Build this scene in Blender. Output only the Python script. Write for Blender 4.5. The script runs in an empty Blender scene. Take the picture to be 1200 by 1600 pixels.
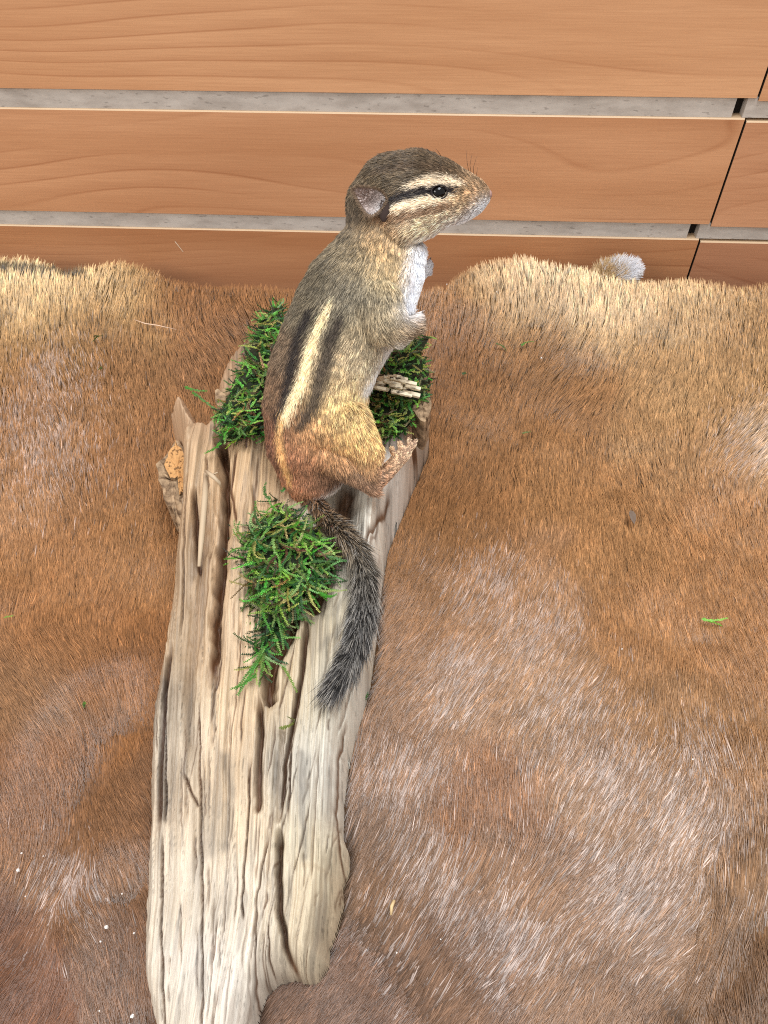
import bpy, bmesh, math, random
import numpy as np
from mathutils import Vector, Matrix
from mathutils.bvhtree import BVHTree
rnd = random.Random(7); rng = np.random.default_rng(7)
S = bpy.context.scene; COL = S.collection

# ------------------------------------------------------------------ camera, light, exposure
H = 0.32; PITCH = math.radians(50); ROLL = 0.012; F = 1200.0
CP = np.array([0.0, 0.0, H])
Dv = np.array([0.0, math.cos(PITCH), -math.sin(PITCH)])
U0 = np.array([0.0, math.sin(PITCH), math.cos(PITCH)]); X0 = np.array([1.0, 0, 0])
Rv = X0*math.cos(ROLL) - U0*math.sin(ROLL); Uv = U0*math.cos(ROLL) + X0*math.sin(ROLL)
cam = bpy.data.objects.new('camera', bpy.data.cameras.new('camera')); COL.objects.link(cam)
cam.data.sensor_fit = 'VERTICAL'; cam.data.sensor_height = 36; cam.data.lens = F/1600*36
cam.data.clip_start = 0.01; cam.data.clip_end = 50
cam.matrix_world = Matrix(((Rv[0], Uv[0], -Dv[0], CP[0]), (Rv[1], Uv[1], -Dv[1], CP[1]), (Rv[2], Uv[2], -Dv[2], CP[2]), (0, 0, 0, 1)))
S.camera = cam
W = bpy.data.worlds.new('World'); S.world = W; W.use_nodes = True
W.node_tree.nodes['Background'].inputs[0].default_value = (1.0, 0.97, 0.94, 1); W.node_tree.nodes['Background'].inputs[1].default_value = 0.72
def area(name, loc, target, size, power, color):
    l = bpy.data.lights.new(name, 'AREA'); l.shape = 'RECTANGLE'; l.size, l.size_y = size; l.energy = power; l.color = color
    o = bpy.data.objects.new(name, l); COL.objects.link(o); o.location = loc
    o.rotation_euler = (Vector(target)-Vector(loc)).to_track_quat('-Z', 'Y').to_euler(); return o
area('ceiling_lamp', (0.25, 0.15, 1.5), (0.0, 0.25, 0), (0.9, 0.5), 22.0, (0.93, 0.97, 1.0))
area('window_light', (-1.1, -0.7, 1.0), (0.0, 0.35, 0), (0.6, 0.6), 12.0, (1.0, 0.96, 0.9))
S.view_settings.view_transform = 'Standard'; S.view_settings.look = 'None'; S.view_settings.exposure = 0.0; S.view_settings.gamma = 1.0
S.view_settings.use_curve_mapping = False
S.cycles.use_denoising = False; S.cycles.filter_width = 1.1; S.cycles.max_bounces = 6; S.cycles.transparent_max_bounces = 8
S.cycles_curves.shape = 'RIBBONS'; S.cycles_curves.subdivisions = 2

# ------------------------------------------------------------------ helpers
def ray(px, py):
    px = np.asarray(px, float); py = np.asarray(py, float)
    return Dv + ((px-600)/F)[..., None]*Rv - ((py-800)/F)[..., None]*Uv
def P(px, py, z=0.0):                       # point at height z
    r = ray(px, py); t = (np.asarray(z, float)-H)/r[..., 2]
    return CP + r*t[..., None]
def proj(p):
    q = np.asarray(p)-CP; d = q@Dv
    return 600+F*(q@Rv)/d, 800-F*(q@Uv)/d
def lin(c):
    c = np.asarray(c, float)/255.0
    return np.where(c <= 0.04045, c/12.92, ((c+0.055)/1.055)**2.4)
def L4(c): return tuple(lin(c))+(1.0,)
_tab = rng.random((256, 256))
def vnoise(x, y):
    x = np.asarray(x, float); y = np.asarray(y, float)
    xi = np.floor(x).astype(int); yi = np.floor(y).astype(int); fx = x-xi; fy = y-yi
    fx = fx*fx*(3-2*fx); fy = fy*fy*(3-2*fy)
    a = _tab[xi & 255, yi & 255]; b = _tab[(xi+1) & 255, yi & 255]; c = _tab[xi & 255, (yi+1) & 255]; d = _tab[(xi+1) & 255, (yi+1) & 255]
    return (a*(1-fx)+b*fx)*(1-fy)+(c*(1-fx)+d*fx)*fy
def fbm(x, y, o=4):
    s = 0; a = 0.5; n = 0
    for i in range(o):
        s = s+a*vnoise(x*2**i+17.3*i, y*2**i+9.1*i); n += a; a *= 0.5
    return s/n
def sm(a, b, x):
    t = np.clip((x-a)/(b-a), 0, 1); return t*t*(3-2*t)
def lum(c, sat, p):
    g = (c@np.array([.25, .65, .10]))[..., None]; return (g+(c-g)*sat)**p*(.22**(1-p))
def rbf(pts, x, y, sig):
    pts = np.array(pts, float); num = 0; den = 0
    for r in pts:
        w = np.exp(-((x-r[0])**2+(y-r[1])**2)/(2*sig*sig))+1e-9/(1+((x-r[0])**2+(y-r[1])**2)/1e4)
        num = num+w[..., None]*r[2:]; den = den+w
    return num/den[..., None]
def segdist(x, y, poly, par=False):
    best = np.full(np.shape(x), 1e9); tt = np.zeros(np.shape(x)); n = len(poly)-1
    for i in range(n):
        ax, ay = poly[i][:2]; bx, by = poly[i+1][:2]; dx, dy = bx-ax, by-ay
        t = np.clip(((x-ax)*dx+(y-ay)*dy)/(dx*dx+dy*dy+1e-12), 0, 1)
        d = np.hypot(x-ax-t*dx, y-ay-t*dy); m = d < best
        best = np.where(m, d, best); tt = np.where(m, (i+t)/n, tt)
    return (best, tt) if par else best
def inpoly(x, y, poly):
    c = np.zeros(np.shape(x), bool); n = len(poly)
    for i in range(n):
        ax, ay = poly[i]; bx, by = poly[(i+1) % n]
        if ay == by: continue
        c ^= ((ay > y) != (by > y)) & (x < (bx-ax)*(y-ay)/(by-ay)+ax)
    return c
def tag(o, label=None, cat=None, group=None, kind=None):
    for k, v in (('label', label), ('category', cat), ('group', group), ('kind', kind)):
        if v: o[k] = v
    return o
def link(name, data, parent=None):
    o = bpy.data.objects.new(name, data); COL.objects.link(o)
    if parent: o.parent = parent; o.matrix_parent_inverse = Matrix.Identity(4)
    return o
def empty(name, loc):
    o = bpy.data.objects.new(name, None); COL.objects.link(o); o.location = loc; o.empty_display_size = 0.01; return o
def mesh(name, v, f, mats, parent=None, smooth=True, colors=None, mi=None, uv=None, origin=None):
    v = np.asarray(v, float)
    if parent is not None and origin is None: v = v-np.array(parent_loc(parent))
    if origin is not None: v = v-np.asarray(origin)
    me = bpy.data.meshes.new(name); me.from_pydata(v.tolist(), [], f if isinstance(f, list) else f.tolist())
    for m in (mats if isinstance(mats, (list, tuple)) else [mats]): me.materials.append(m)
    if smooth: me.polygons.foreach_set('use_smooth', [True]*len(me.polygons))
    if mi is not None: me.polygons.foreach_set('material_index', mi)
    if colors is not None:
        a = me.color_attributes.new('col', 'FLOAT_COLOR', 'POINT')
        c = np.ones((len(v), 4)); c[:, :3] = colors; a.data.foreach_set('color', c.ravel())
    if uv is not None:
        a = me.attributes.new('guv', 'FLOAT_VECTOR', 'POINT'); q = np.zeros((len(v), 3)); q[:, :2] = uv
        a.data.foreach_set('vector', q.ravel())
    me.update(); o = link(name, me, parent)
    if origin is not None: o.location = origin
    return o
def parent_loc(p):
    l = Vector((0, 0, 0))
    while p: l = l+p.location; p = p.parent
    return l
class MB:
    def __init__(s): s.v = []; s.f = []; s.mi = []; s.c = []
    def add(s, v, f, mi=0, c=None):
        n = len(s.v); s.v += [tuple(map(float, q)) for q in v]; s.f += [tuple(int(i)+n for i in q) for q in f]; s.mi += [mi]*len(f)
        s.c += [tuple(c) if c is not None else (1, 1, 1)]*len(v)
    def tube(s, pts, rad, n=7, mi=0, c=None):
        pts = np.array(pts, float); k = len(pts); rad = np.broadcast_to(rad, (k,)); vs = []
        T = np.gradient(pts, axis=0); T /= np.linalg.norm(T, axis=1)[:, None]+1e-12
        a = np.cross(T[0], [0.3, 0.2, 1.0]); a /= np.linalg.norm(a)
        for i in range(k):
            a = a-T[i]*(a@T[i]); a /= np.linalg.norm(a)+1e-12; b = np.cross(T[i], a)
            for j in range(n):
                th = 2*math.pi*j/n; vs.append(pts[i]+rad[i]*(a*math.cos(th)+b*math.sin(th)))
        f = [(i*n+j, i*n+(j+1) % n, (i+1)*n+(j+1) % n, (i+1)*n+j) for i in range(k-1) for j in range(n)]
        f += [tuple(range(n))[::-1], tuple((k-1)*n+j for j in range(n))]; s.add(vs, f, mi, c)
    def box(s, lo, hi, mi=0):
        v = [(x, y, z) for x in (lo[0], hi[0]) for y in (lo[1], hi[1]) for z in (lo[2], hi[2])]
        s.add(v, [(0, 1, 3, 2), (4, 6, 7, 5), (0, 4, 5, 1), (2, 3, 7, 6), (0, 2, 6, 4), (1, 5, 7, 3)], mi)
    def build(s, name, mats, parent=None, smooth=True, colors=False, origin=None):
        return mesh(name, s.v, s.f, mats, parent, smooth, np.array(s.c) if colors else None, s.mi, origin=origin)
def hair(name, pts, rad, colr, mat, parent):          # pts (N,K,3), rad (N,K)
    N, K = pts.shape[:2]; hc = bpy.data.hair_curves.new(name); hc.add_curves([K]*N)
    p = (pts-np.array(parent_loc(parent))).astype(np.float32)
    if 'position' not in hc.attributes: hc.attributes.new('position', 'FLOAT_VECTOR', 'POINT')
    hc.attributes['position'].data.foreach_set('vector', p.ravel())
    ra = hc.attributes.get('radius') or hc.attributes.new('radius', 'FLOAT', 'POINT')
    ra.data.foreach_set('value', rad.astype(np.float32).ravel())
    ca = hc.attributes.new('col', 'FLOAT_COLOR', 'CURVE'); c = np.ones((N, 4), np.float32); c[:, :3] = colr
    ca.data.foreach_set('color', c.ravel()); hc.materials.append(mat)
    return link(name, hc, parent)

# ------------------------------------------------------------------ materials
def mat(name, color=(0.5, 0.5, 0.5, 1), rough=0.6, spec=0.4, attr=None):
    m = bpy.data.materials.new(name); m.use_nodes = True; b = m.node_tree.nodes['Principled BSDF']
    b.inputs['Base Color'].default_value = color; b.inputs['Roughness'].default_value = rough; b.inputs['Specular IOR Level'].default_value = spec
    if attr:
        a = m.node_tree.nodes.new('ShaderNodeAttribute'); a.attribute_name = attr; m.node_tree.links.new(a.outputs['Color'], b.inputs['Base Color'])
    return m
def N(m, t, **k):
    n = m.node_tree.nodes.new(t)
    for a, b in k.items(): setattr(n, a, b)
    return n
def LK(m, a, b): m.node_tree.links.new(a, b)
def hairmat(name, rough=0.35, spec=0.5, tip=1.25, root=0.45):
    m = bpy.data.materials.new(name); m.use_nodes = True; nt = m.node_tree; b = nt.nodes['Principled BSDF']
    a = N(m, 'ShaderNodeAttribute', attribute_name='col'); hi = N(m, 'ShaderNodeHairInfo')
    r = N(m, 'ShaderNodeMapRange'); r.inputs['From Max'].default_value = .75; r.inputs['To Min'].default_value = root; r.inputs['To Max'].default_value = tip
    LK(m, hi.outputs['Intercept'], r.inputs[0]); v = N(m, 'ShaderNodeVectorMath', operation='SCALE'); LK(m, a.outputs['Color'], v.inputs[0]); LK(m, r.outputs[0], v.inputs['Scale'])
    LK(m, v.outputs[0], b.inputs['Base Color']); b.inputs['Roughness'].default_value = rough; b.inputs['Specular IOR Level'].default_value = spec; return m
def woodmat(name, tint, seed):
    m = mat(name, rough=0.42, spec=0.45); nt = m.node_tree; b = nt.nodes['Principled BSDF']
    tc = N(m, 'ShaderNodeTexCoord')
    def mp(sc, loc=(0, 0, 0)):
        q = N(m, 'ShaderNodeMapping'); q.inputs['Scale'].default_value = sc; q.inputs['Location'].default_value = loc
        LK(m, tc.outputs['Object'], q.inputs['Vector']); return q.outputs[0]
    big = N(m, 'ShaderNodeTexNoise'); big.inputs['Scale'].default_value = 1.0; big.inputs['Detail'].default_value = 2
    LK(m, mp((2.2, 1, 26), (seed, 0, seed*2.3)), big.inputs['Vector'])
    # cathedral figure: bands of a slowly warped height
    sep = N(m, 'ShaderNodeSeparateXYZ'); LK(m, tc.outputs['Object'], sep.inputs[0])
    a1 = N(m, 'ShaderNodeMath', operation='MULTIPLY'); LK(m, sep.outputs['Z'], a1.inputs[0]); a1.inputs[1].default_value = 62
    w = N(m, 'ShaderNodeTexNoise'); w.inputs['Scale'].default_value = 1.0; w.inputs['Detail'].default_value = 1.5; w.inputs['Roughness'].default_value = 0.45
    LK(m, mp((2.0, 1, 9), (seed*3.1, 0, seed)), w.inputs['Vector'])
    a2 = N(m, 'ShaderNodeMath', operation='MULTIPLY_ADD'); LK(m, w.outputs['Fac'], a2.inputs[0]); a2.inputs[1].default_value = 16; LK(m, a1.outputs[0], a2.inputs[2])
    a3 = N(m, 'ShaderNodeMath', operation='FRACT'); LK(m, a2.outputs[0], a3.inputs[0])
    ln = N(m, 'ShaderNodeValToRGB'); e = ln.color_ramp.elements; e[0].position = 0; e[0].color = (0.0, 0, 0, 1); e[1].position = 1; e[1].color = (0.0, 0, 0, 1)
    x = e.new(0.10); x.color = (0.75, 0.75, 0.75, 1); x = e.new(0.16); x.color = (0.3, 0.3, 0.3, 1); x = e.new(0.55); x.color = (0.12, 0.12, 0.12, 1)
    LK(m, a3.outputs[0], ln.inputs[0])
    fine = N(m, 'ShaderNodeTexNoise'); fine.inputs['Scale'].default_value = 1.0; fine.inputs['Detail'].default_value = 5; fine.inputs['Roughness'].default_value = 0.7
    LK(m, mp((22, 1, 950), (seed, 0, 0)), fine.inputs['Vector'])
    msk = N(m, 'ShaderNodeTexNoise'); msk.inputs['Scale'].default_value = 1.0; msk.inputs['Detail'].default_value = 2
    LK(m, mp((4, 1, 30), (seed+5, 0, seed)), msk.inputs['Vector'])
    mm = N(m, 'ShaderNodeMapRange'); mm.inputs['From Min'].default_value = 0.4; mm.inputs['From Max'].default_value = 0.62; LK(m, msk.outputs['Fac'], mm.inputs['Value'])
    lm = N(m, 'ShaderNodeMath', operation='MULTIPLY'); LK(m, ln.outputs[0], lm.inputs[0]); LK(m, mm.outputs[0], lm.inputs[1])
    def mix(fac, c1, c2):
        q = N(m, 'ShaderNodeMix', data_type='RGBA'); 
        if isinstance(fac, float): q.inputs[0].default_value = fac
        else: LK(m, fac, q.inputs[0])
        for s_, c_ in ((6, c1), (7, c2)):
            if isinstance(c_, tuple): q.inputs[s_].default_value = c_
            else: LK(m, c_, q.inputs[s_])
        return q.outputs[2]
    br = N(m, 'ShaderNodeMapRange'); br.inputs['From Min'].default_value = 0.3; br.inputs['From Max'].default_value = 0.7; LK(m, big.outputs['Fac'], br.inputs['Value'])
    c = mix(br.outputs[0], L4([t*k for t, k in zip(tint, (0.93, 0.88, 0.82))]), L4([min(255, t*k) for t, k in zip(tint, (1.07, 1.08, 1.08))]))
    fr = N(m, 'ShaderNodeMapRange'); fr.inputs['From Min'].default_value = 0.35; fr.inputs['From Max'].default_value = 0.75; fr.inputs['To Max'].default_value = 0.42; LK(m, fine.outputs['Fac'], fr.inputs['Value'])
    c = mix(fr.outputs[0], c, L4([t*k for t, k in zip(tint, (0.78, 0.68, 0.6))]))
    c = mix(lm.outputs[0], c, L4([t*k for t, k in zip(tint, (0.8, 0.69, 0.6))]))
    LK(m, c, b.inputs['Base Color'])
    bp = N(m, 'ShaderNodeBump'); bp.inputs['Strength'].default_value = 0.12; bp.inputs['Distance'].default_value = 0.0004; LK(m, fine.outputs['Fac'], bp.inputs['Height']); LK(m, bp.outputs[0], b.inputs['Normal'])
    return m

# ------------------------------------------------------------------ wall of laminate planks over grey strips
PSI = math.radians(-3.5); WD = np.array([math.cos(PSI), math.sin(PSI), 0]); WN = np.array([math.sin(PSI), -math.cos(PSI), 0]); W0 = np.array([0, 0.490, 0])
def onwall(px, py):
    r = ray(px, py); t = ((W0-CP)@WN)/(r@WN); p = CP+r*t
    return float((p-W0)@WD), float(p[2])
def zl(pl, pr): return 0.5*(onwall(0, pl)[1]+onwall(1200, pr)[1])
wall = empty('plank_wall', W0); wall.rotation_euler = (0, 0, PSI)
tag(wall, 'wall clad with wide reddish cherry wood planks over grey recessed strips', 'wall')
zA, zB, zC, zD, zE = zl(134, 153), zl(164, 186), zl(322, 354), zl(345, 378), 0
rows = [(zA, zA+0.16, onwall(1192, 125)[0]), (zC, zB, onwall(1136, 268)[0]), (zC-0.105, zD, onwall(1082, 405)[0])]
edge = mat('plank_edge', L4((206, 176, 142)), 0.5)
tints = [(212, 162, 122), (208, 157, 118), (204, 153, 115), (200, 149, 114), (188, 135, 96), (184, 133, 102)]
k = 0
for i, (z0, z1, js) in enumerate(rows):
    for s0, s1, dz in ((js-1.5, js-0.0007, 0), (js+0.0007, js+1.1, -0.0016)):
        b = MB(); e = 0.0007
        b.add([(s0, -.002, z0+dz), (s1, -.002, z0+dz), (s1, -.002, z1+dz-e), (s0, -.002, z1+dz-e)], [(0, 1, 2, 3)], 0)
        b.add([(s0, -.002, z1+dz-e), (s1, -.002, z1+dz-e), (s1, -.0014, z1+dz), (s0, -.0014, z1+dz)], [(0, 1, 2, 3)], 1)
        b.add([(s0, -.0014, z1+dz), (s1, -.0014, z1+dz), (s1, .006, z1+dz), (s0, .006, z1+dz)], [(0, 1, 2, 3)], 1)
        b.add([(s0, -.002, z0+dz), (s0, .006, z0+dz), (s1, .006, z0+dz), (s1, -.002, z0+dz)], [(0, 1, 2, 3)], 1)
        for s_ in (s0, s1): b.add([(s_, -.002, z0+dz), (s_, .006, z0+dz), (s_, .006, z1+dz), (s_, -.002, z1+dz)], [(0, 1, 2, 3)], 2)
        me = bpy.data.meshes.new('plank'); me.from_pydata(b.v, [], b.f)
        for mt in (woodmat('cherry_laminate', tints[k], 3.7*k+1), edge, mat('plank_end', L4((70, 55, 45)), .8)): me.materials.append(mt)
        me.polygons.foreach_set('material_index', b.mi); o = link('plank', me, wall); k += 1
grey = mat('grey_strip', rough=0.7)
g = N(grey, 'ShaderNodeTexNoise'); g.inputs['Scale'].default_value = 60; g.inputs['Detail'].default_value = 6; g.inputs['Roughness'].default_value = .65
tcg = N(grey, 'ShaderNodeTexCoord'); mpg = N(grey, 'ShaderNodeMapping'); mpg.inputs['Scale'].default_value = (.5, 1, 1.6); LK(grey, tcg.outputs['Object'], mpg.inputs[0]); LK(grey, mpg.outputs[0], g.inputs['Vector'])
rp = N(grey, 'ShaderNodeValToRGB'); rp.color_ramp.elements[0].position = .33; rp.color_ramp.elements[0].color = L4((166, 156, 147)); rp.color_ramp.elements[1].position = .6; rp.color_ramp.elements[1].color = L4((196, 187, 178))
LK(grey, g.outputs['Fac'], rp.inputs[0])
v2 = N(grey, 'ShaderNodeTexNoise'); v2.inputs['Scale'].default_value = 420; v2.inputs['Detail'].default_value = 1; LK(grey, mpg.outputs[0], v2.inputs['Vector'])
r2 = N(grey, 'ShaderNodeMapRange'); r2.inputs['From Min'].default_value = .66; r2.inputs['From Max'].default_value = .74; r2.inputs['To Max'].default_value = .4; LK(grey, v2.outputs['Fac'], r2.inputs[0])
mx = N(grey, 'ShaderNodeMix', data_type='RGBA'); LK(grey, r2.outputs[0], mx.inputs[0]); LK(grey, rp.outputs[0], mx.inputs[6]); mx.inputs[7].default_value = L4((95, 85, 78))
LK(grey, mx.outputs[2], grey.node_tree.nodes['Principled BSDF'].inputs['Base Color'])
for z0, z1, jp in ((zB+.0001, zA-.0001, (1156, 165)), (zD+.0001, zC-.0001, (1083, 360))):
    js = onwall(*jp)[0]
    for s0, s1 in ((js-1.5, js-.0032), (js+.0032, js+1.1)):
        b = MB(); b.box((s0, -.0009, z0), (s1, .0055, z1)); me = bpy.data.meshes.new('grey_strip'); me.from_pydata(b.v, [], b.f); me.materials.append(grey); link('grey_strip', me, wall)
b = MB(); b.box((-1.2, .0065, -.02), (1.3, .02, 0.36)); me = bpy.data.meshes.new('wall_backing'); me.from_pydata(b.v, [], b.f); me.materials.append(mat('dark_backing', L4((40, 34, 30)), .9)); link('wall_backing', me, wall)

# ------------------------------------------------------------------ table under the hide
b = MB(); b.box((-.75, -.35, -.045), (.75, .425, -.020)); tb = b.build('table_top', mat('table_wood', L4((120, 80, 55))), smooth=False); tag(tb, kind='structure')

# ------------------------------------------------------------------ the hide
HE = [(-400, 398), (-60, 402), (0, 408), (60, 410), (110, 422), (160, 412), (200, 404), (245, 414), (270, 430), (330, 436), (400, 432), (470, 440), (560, 450), (640, 448), (690, 444), (720, 428), (750, 412), (790, 402), (830, 418), (900, 430), (940, 440), (1000, 446), (1050, 440), (1090, 440), (1140, 446), (1200, 440), (1300, 440), (1600, 445)]
RIM = 0.022
_he = P(np.array([p[0] for p in HE]), np.array([p[1] for p in HE]), RIM)
def rimy(x): return np.minimum(np.interp(x, _he[:, 0], _he[:, 1]), W0[1]-.012-.0612*np.asarray(x))
def wpt(px, py): q = P(px, py, 0.0); return float(q[0]), float(q[1])
BUMPS = [((60, 440), .05, .012), ((830, 460), .06, .012), ((1100, 480), .07, .006), ((1000, 1250), .06, .007), ((1150, 700), .05, .006), ((100, 1050), .04, .005), ((200, 620), .06, .006), ((760, 950), .05, .004), ((650, 1500), .03, -.004)]
CREASE = [([(170, 1150), (110, 1260), (50, 1380), (0, 1480)], .018, .009), ([(1230, 1400), (1150, 1500), (1080, 1620)], .012, .007), ([(200, 1420), (225, 1600)], .012, .006), ([(560, 1480), (640, 1600)], .014, .004), ([(900, 600), (820, 660), (700, 760)], .02, .003)]
def hz(x, y):
    x = np.asarray(x, float); y = np.asarray(y, float); z = 0.008*(fbm(x*14+40, y*14+40, 3)-.5)
    for c, s, a in BUMPS:
        cx, cy = wpt(*c); z = z+a*np.exp(-((x-cx)**2+(y-cy)**2)/(2*s*s))
    for pl, w, dp in CREASE:
        d = segdist(x, y, [wpt(*q) for q in pl]); z = z-dp*np.exp(-(d/w)**2)
    e = rimy(x)-y
    z = z+(RIM-.004)*np.exp(-(np.maximum(e, 0)/.05)**2)-.02*sm(.012, -.006, e)*1.0
    return z
nx, ny = 260, 200; gx = np.linspace(-.52, .52, nx)
vv = []
for j in range(ny):
    t = j/(ny-1); vv.append(np.stack([gx, -.16+(rimy(gx)+.006+.16)*t, 0*gx], 1))
vv = np.concatenate(vv); vv[:, 2] = hz(vv[:, 0], vv[:, 1])
ff = [(j*nx+i, j*nx+i+1, (j+1)*nx+i+1, (j+1)*nx+i) for j in range(ny-1) for i in range(nx-1)]
HC = [(30, 440, 240, 208, 150), (120, 445, 238, 204, 146), (190, 425, 230, 192, 134), (20, 490, 214, 174, 122), (110, 495, 204, 160, 108), (200, 465, 180, 132, 86), (0, 560, 176, 130, 86), (120, 550, 168, 120, 76),
 (260, 450, 170, 118, 74), (330, 470, 162, 108, 66), (420, 450, 168, 116, 74), (400, 540, 152, 100, 58), (350, 520, 150, 108, 76), (150, 600, 162, 116, 78), (60, 650, 170, 124, 88), (50, 750, 176, 128, 90), (200, 740, 162, 112, 72), (220, 850, 162, 112, 70), (100, 900, 168, 116, 74), (100, 1000, 164, 110, 68), (180, 1100, 156, 102, 60), (50, 1100, 156, 110, 74), (50, 1250, 150, 98, 60), (200, 1300, 142, 96, 62), (100, 1450, 144, 98, 64), (30, 1560, 122, 76, 50), (190, 1560, 128, 88, 62),
 (720, 470, 168, 118, 76), (780, 412, 244, 214, 164), (840, 435, 248, 222, 174), (900, 450, 246, 216, 166), (960, 475, 242, 208, 156), (1040, 465, 234, 200, 148), (1120, 460, 220, 180, 130), (1190, 470, 186, 140, 94), (780, 460, 200, 154, 108), (850, 500, 186, 140, 94), (950, 530, 194, 150, 102), (1040, 530, 186, 140, 94), (1180, 560, 190, 146, 100),
 (700, 560, 154, 106, 68), (800, 560, 160, 112, 72), (880, 560, 162, 114, 72), (900, 620, 164, 116, 76), (1000, 620, 188, 144, 100), (1060, 610, 202, 160, 114), (1110, 600, 196, 152, 106), (1190, 690, 214, 178, 142), (1080, 680, 182, 136, 92), (1130, 760, 176, 128, 86), (760, 700, 166, 116, 74), (680, 760, 158, 108, 68), (900, 750, 172, 122, 78), (1000, 850, 174, 124, 80), (1130, 850, 174, 122, 78), (700, 860, 154, 106, 66), (760, 930, 170, 124, 88), (820, 1000, 176, 132, 98), (1000, 1000, 174, 122, 78), (1150, 1020, 170, 118, 74), (660, 1020, 164, 116, 78), (720, 1100, 168, 124, 90), (860, 1120, 168, 124, 88), (760, 1290, 158, 106, 68), (640, 1200, 160, 116, 84), (900, 1250, 166, 124, 92), (1050, 1150, 166, 120, 80), (1150, 1200, 164, 116, 74), (1050, 1320, 164, 124, 94), (620, 1400, 148, 110, 84), (800, 1420, 152, 112, 84), (960, 1450, 158, 120, 94), (1150, 1420, 154, 112, 78), (700, 1540, 136, 100, 78), (560, 1560, 130, 94, 74), (900, 1560, 148, 110, 84), (1180, 1540, 128, 90, 60)]
HCl = [(a, b_)+tuple(lin((r, g_, b2))) for a, b_, r, g_, b2 in HC]
def hidecol(px, py): return lum(rbf(HCl, px+80*(fbm(px/60, py/60)-.5), py+80*(fbm(px/50+9, py/50)-.5), 40), 1.0, .88)*np.array([.955, .945, .875])
pxs, pys = proj(np.stack([vv[:, 0], vv[:, 1], 0*vv[:, 0]], 1))
skinm = mat('hide_skin', rough=.9, spec=.1, attr='col')
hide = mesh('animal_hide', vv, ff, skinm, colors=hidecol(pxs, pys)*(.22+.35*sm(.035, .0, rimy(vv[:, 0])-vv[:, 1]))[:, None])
tag(hide, 'soft short haired brown deer hide with cream edges spread under the driftwood', 'animal hide')
ZP = [(500, .062), (600, .058), (700, .052), (800, .046), (1000, .040), (1200, .036), (1500, .028), (1750, .024)]
def zc(py): return np.interp(py, [a for a, _ in ZP], [b_ for _, b_ in ZP])
OUT = [(262, 650), (270, 644), (282, 655), (292, 641), (305, 650), (318, 672), (328, 690), (338, 664), (336, 640), (352, 600), (400, 560), (450, 530), (560, 520), (640, 560), (652, 600), (660, 616), (672, 622), (673, 645), (664, 668), (655, 692), (640, 732), (620, 785), (606, 820), (596, 880), (589, 950), (578, 1040), (566, 1085), (552, 1130), (542, 1175), (534, 1240), (534, 1290), (543, 1318), (543, 1342), (532, 1370), (533, 1395), (521, 1440), (510, 1470), (508, 1500), (494, 1521), (478, 1526), (455, 1519), (430, 1526), (408, 1545), (396, 1580), (388, 1620), (350, 1700), (262, 1700), (248, 1620), (238, 1570), (229, 1520), (229, 1440), (233, 1380), (238, 1290), (239, 1200), (241, 1110), (252, 1030), (264, 950), (273, 860), (281, 800), (284, 740), (287, 712), (277, 686)]
def wz(px, py): return P(px, py, .62*zc(np.asarray(py, float)))
OUT = [(a-(11*float(sm(950, 1250, b_)) if a < 300 and b_ > 900 else 0), b_) for a, b_ in OUT]
OW = [tuple(wz(a, b_)[:2]) for a, b_ in OUT]
# fur direction: angle (deg) from "towards the viewer", positive leans to the left
HD = [(100, 600, -22), (50, 480, -3), (200, 440, 5), (50, 750, -16), (200, 700, -12), (50, 900, -10), (200, 900, 0), (60, 1080, -38), (200, 1100, -20), (200, 1300, -30), (60, 1300, -20), (60, 1400, 12), (20, 1550, 25), (130, 1500, -32), (220, 1500, -28), (300, 480, 0), (350, 515, -50), (400, 450, 0), (390, 600, -10),
 (700, 560, 12), (750, 650, 14), (830, 560, 30), (900, 600, 38), (960, 560, 18), (830, 440, 0), (980, 470, 8), (1080, 620, 24), (1130, 560, 10), (1180, 690, 42), (1000, 740, 2), (880, 760, 6), (1150, 850, 3), (1150, 1000, -2), (1000, 950, 4), (690, 850, 14), (700, 970, 34), (800, 940, 20), (820, 1040, 36), (700, 1130, 40), (860, 1150, 36), (760, 1280, 4), (950, 1180, 30), (1050, 1100, 16), (1160, 1180, 4), (950, 1280, 34), (640, 1250, 20), (1050, 1350, 34), (620, 1420, 34), (760, 1430, 34), (900, 1430, 46), (1150, 1400, 22), (700, 1550, 40), (560, 1560, 42), (900, 1550, 36), (1180, 1540, 14), (1050, 1480, 48)]
def fur_clumps(n, seed):
    r = np.random.default_rng(seed)
    # sample in perspective-friendly way: uniform in picture rows is denser near the camera
    px = r.uniform(-330, 1530, n*2); py = 385+(1720-385)*r.random(n*2)**1.0
    q = P(px, py, .004); keep = (q[:, 1] < rimy(q[:, 0])+.004); q = q[keep][:n]
    return q
NCL = 380000; PER = 2
cl = fur_clumps(NCL, 3); NCL = len(cl)
cpx, cpy = proj(np.stack([cl[:, 0], cl[:, 1], hz(cl[:, 0], cl[:, 1])+.002], 1))
ang = rbf(HD, cpx, cpy, 45)[:, 0] + 26*(fbm(cl[:, 0]*45, cl[:, 1]*45, 3)-.5) + 6*rng.standard_normal(NCL)
ang = np.radians(ang)
e = rimy(cl[:, 0])-cl[:, 1]
edgew = sm(.030, .0, e)
dr = np.stack([-np.sin(ang), -np.cos(ang)], 1)
dr = -dr*(1-.35*edgew)[:, None]
lift = .15+.42*edgew+.08*rng.random(NCL)+.16*(fbm(cl[:, 0]*60, cl[:, 1]*60, 2)-.5)
clen = (.0074+.0030*rng.random(NCL))*(1-.15*edgew)
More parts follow.
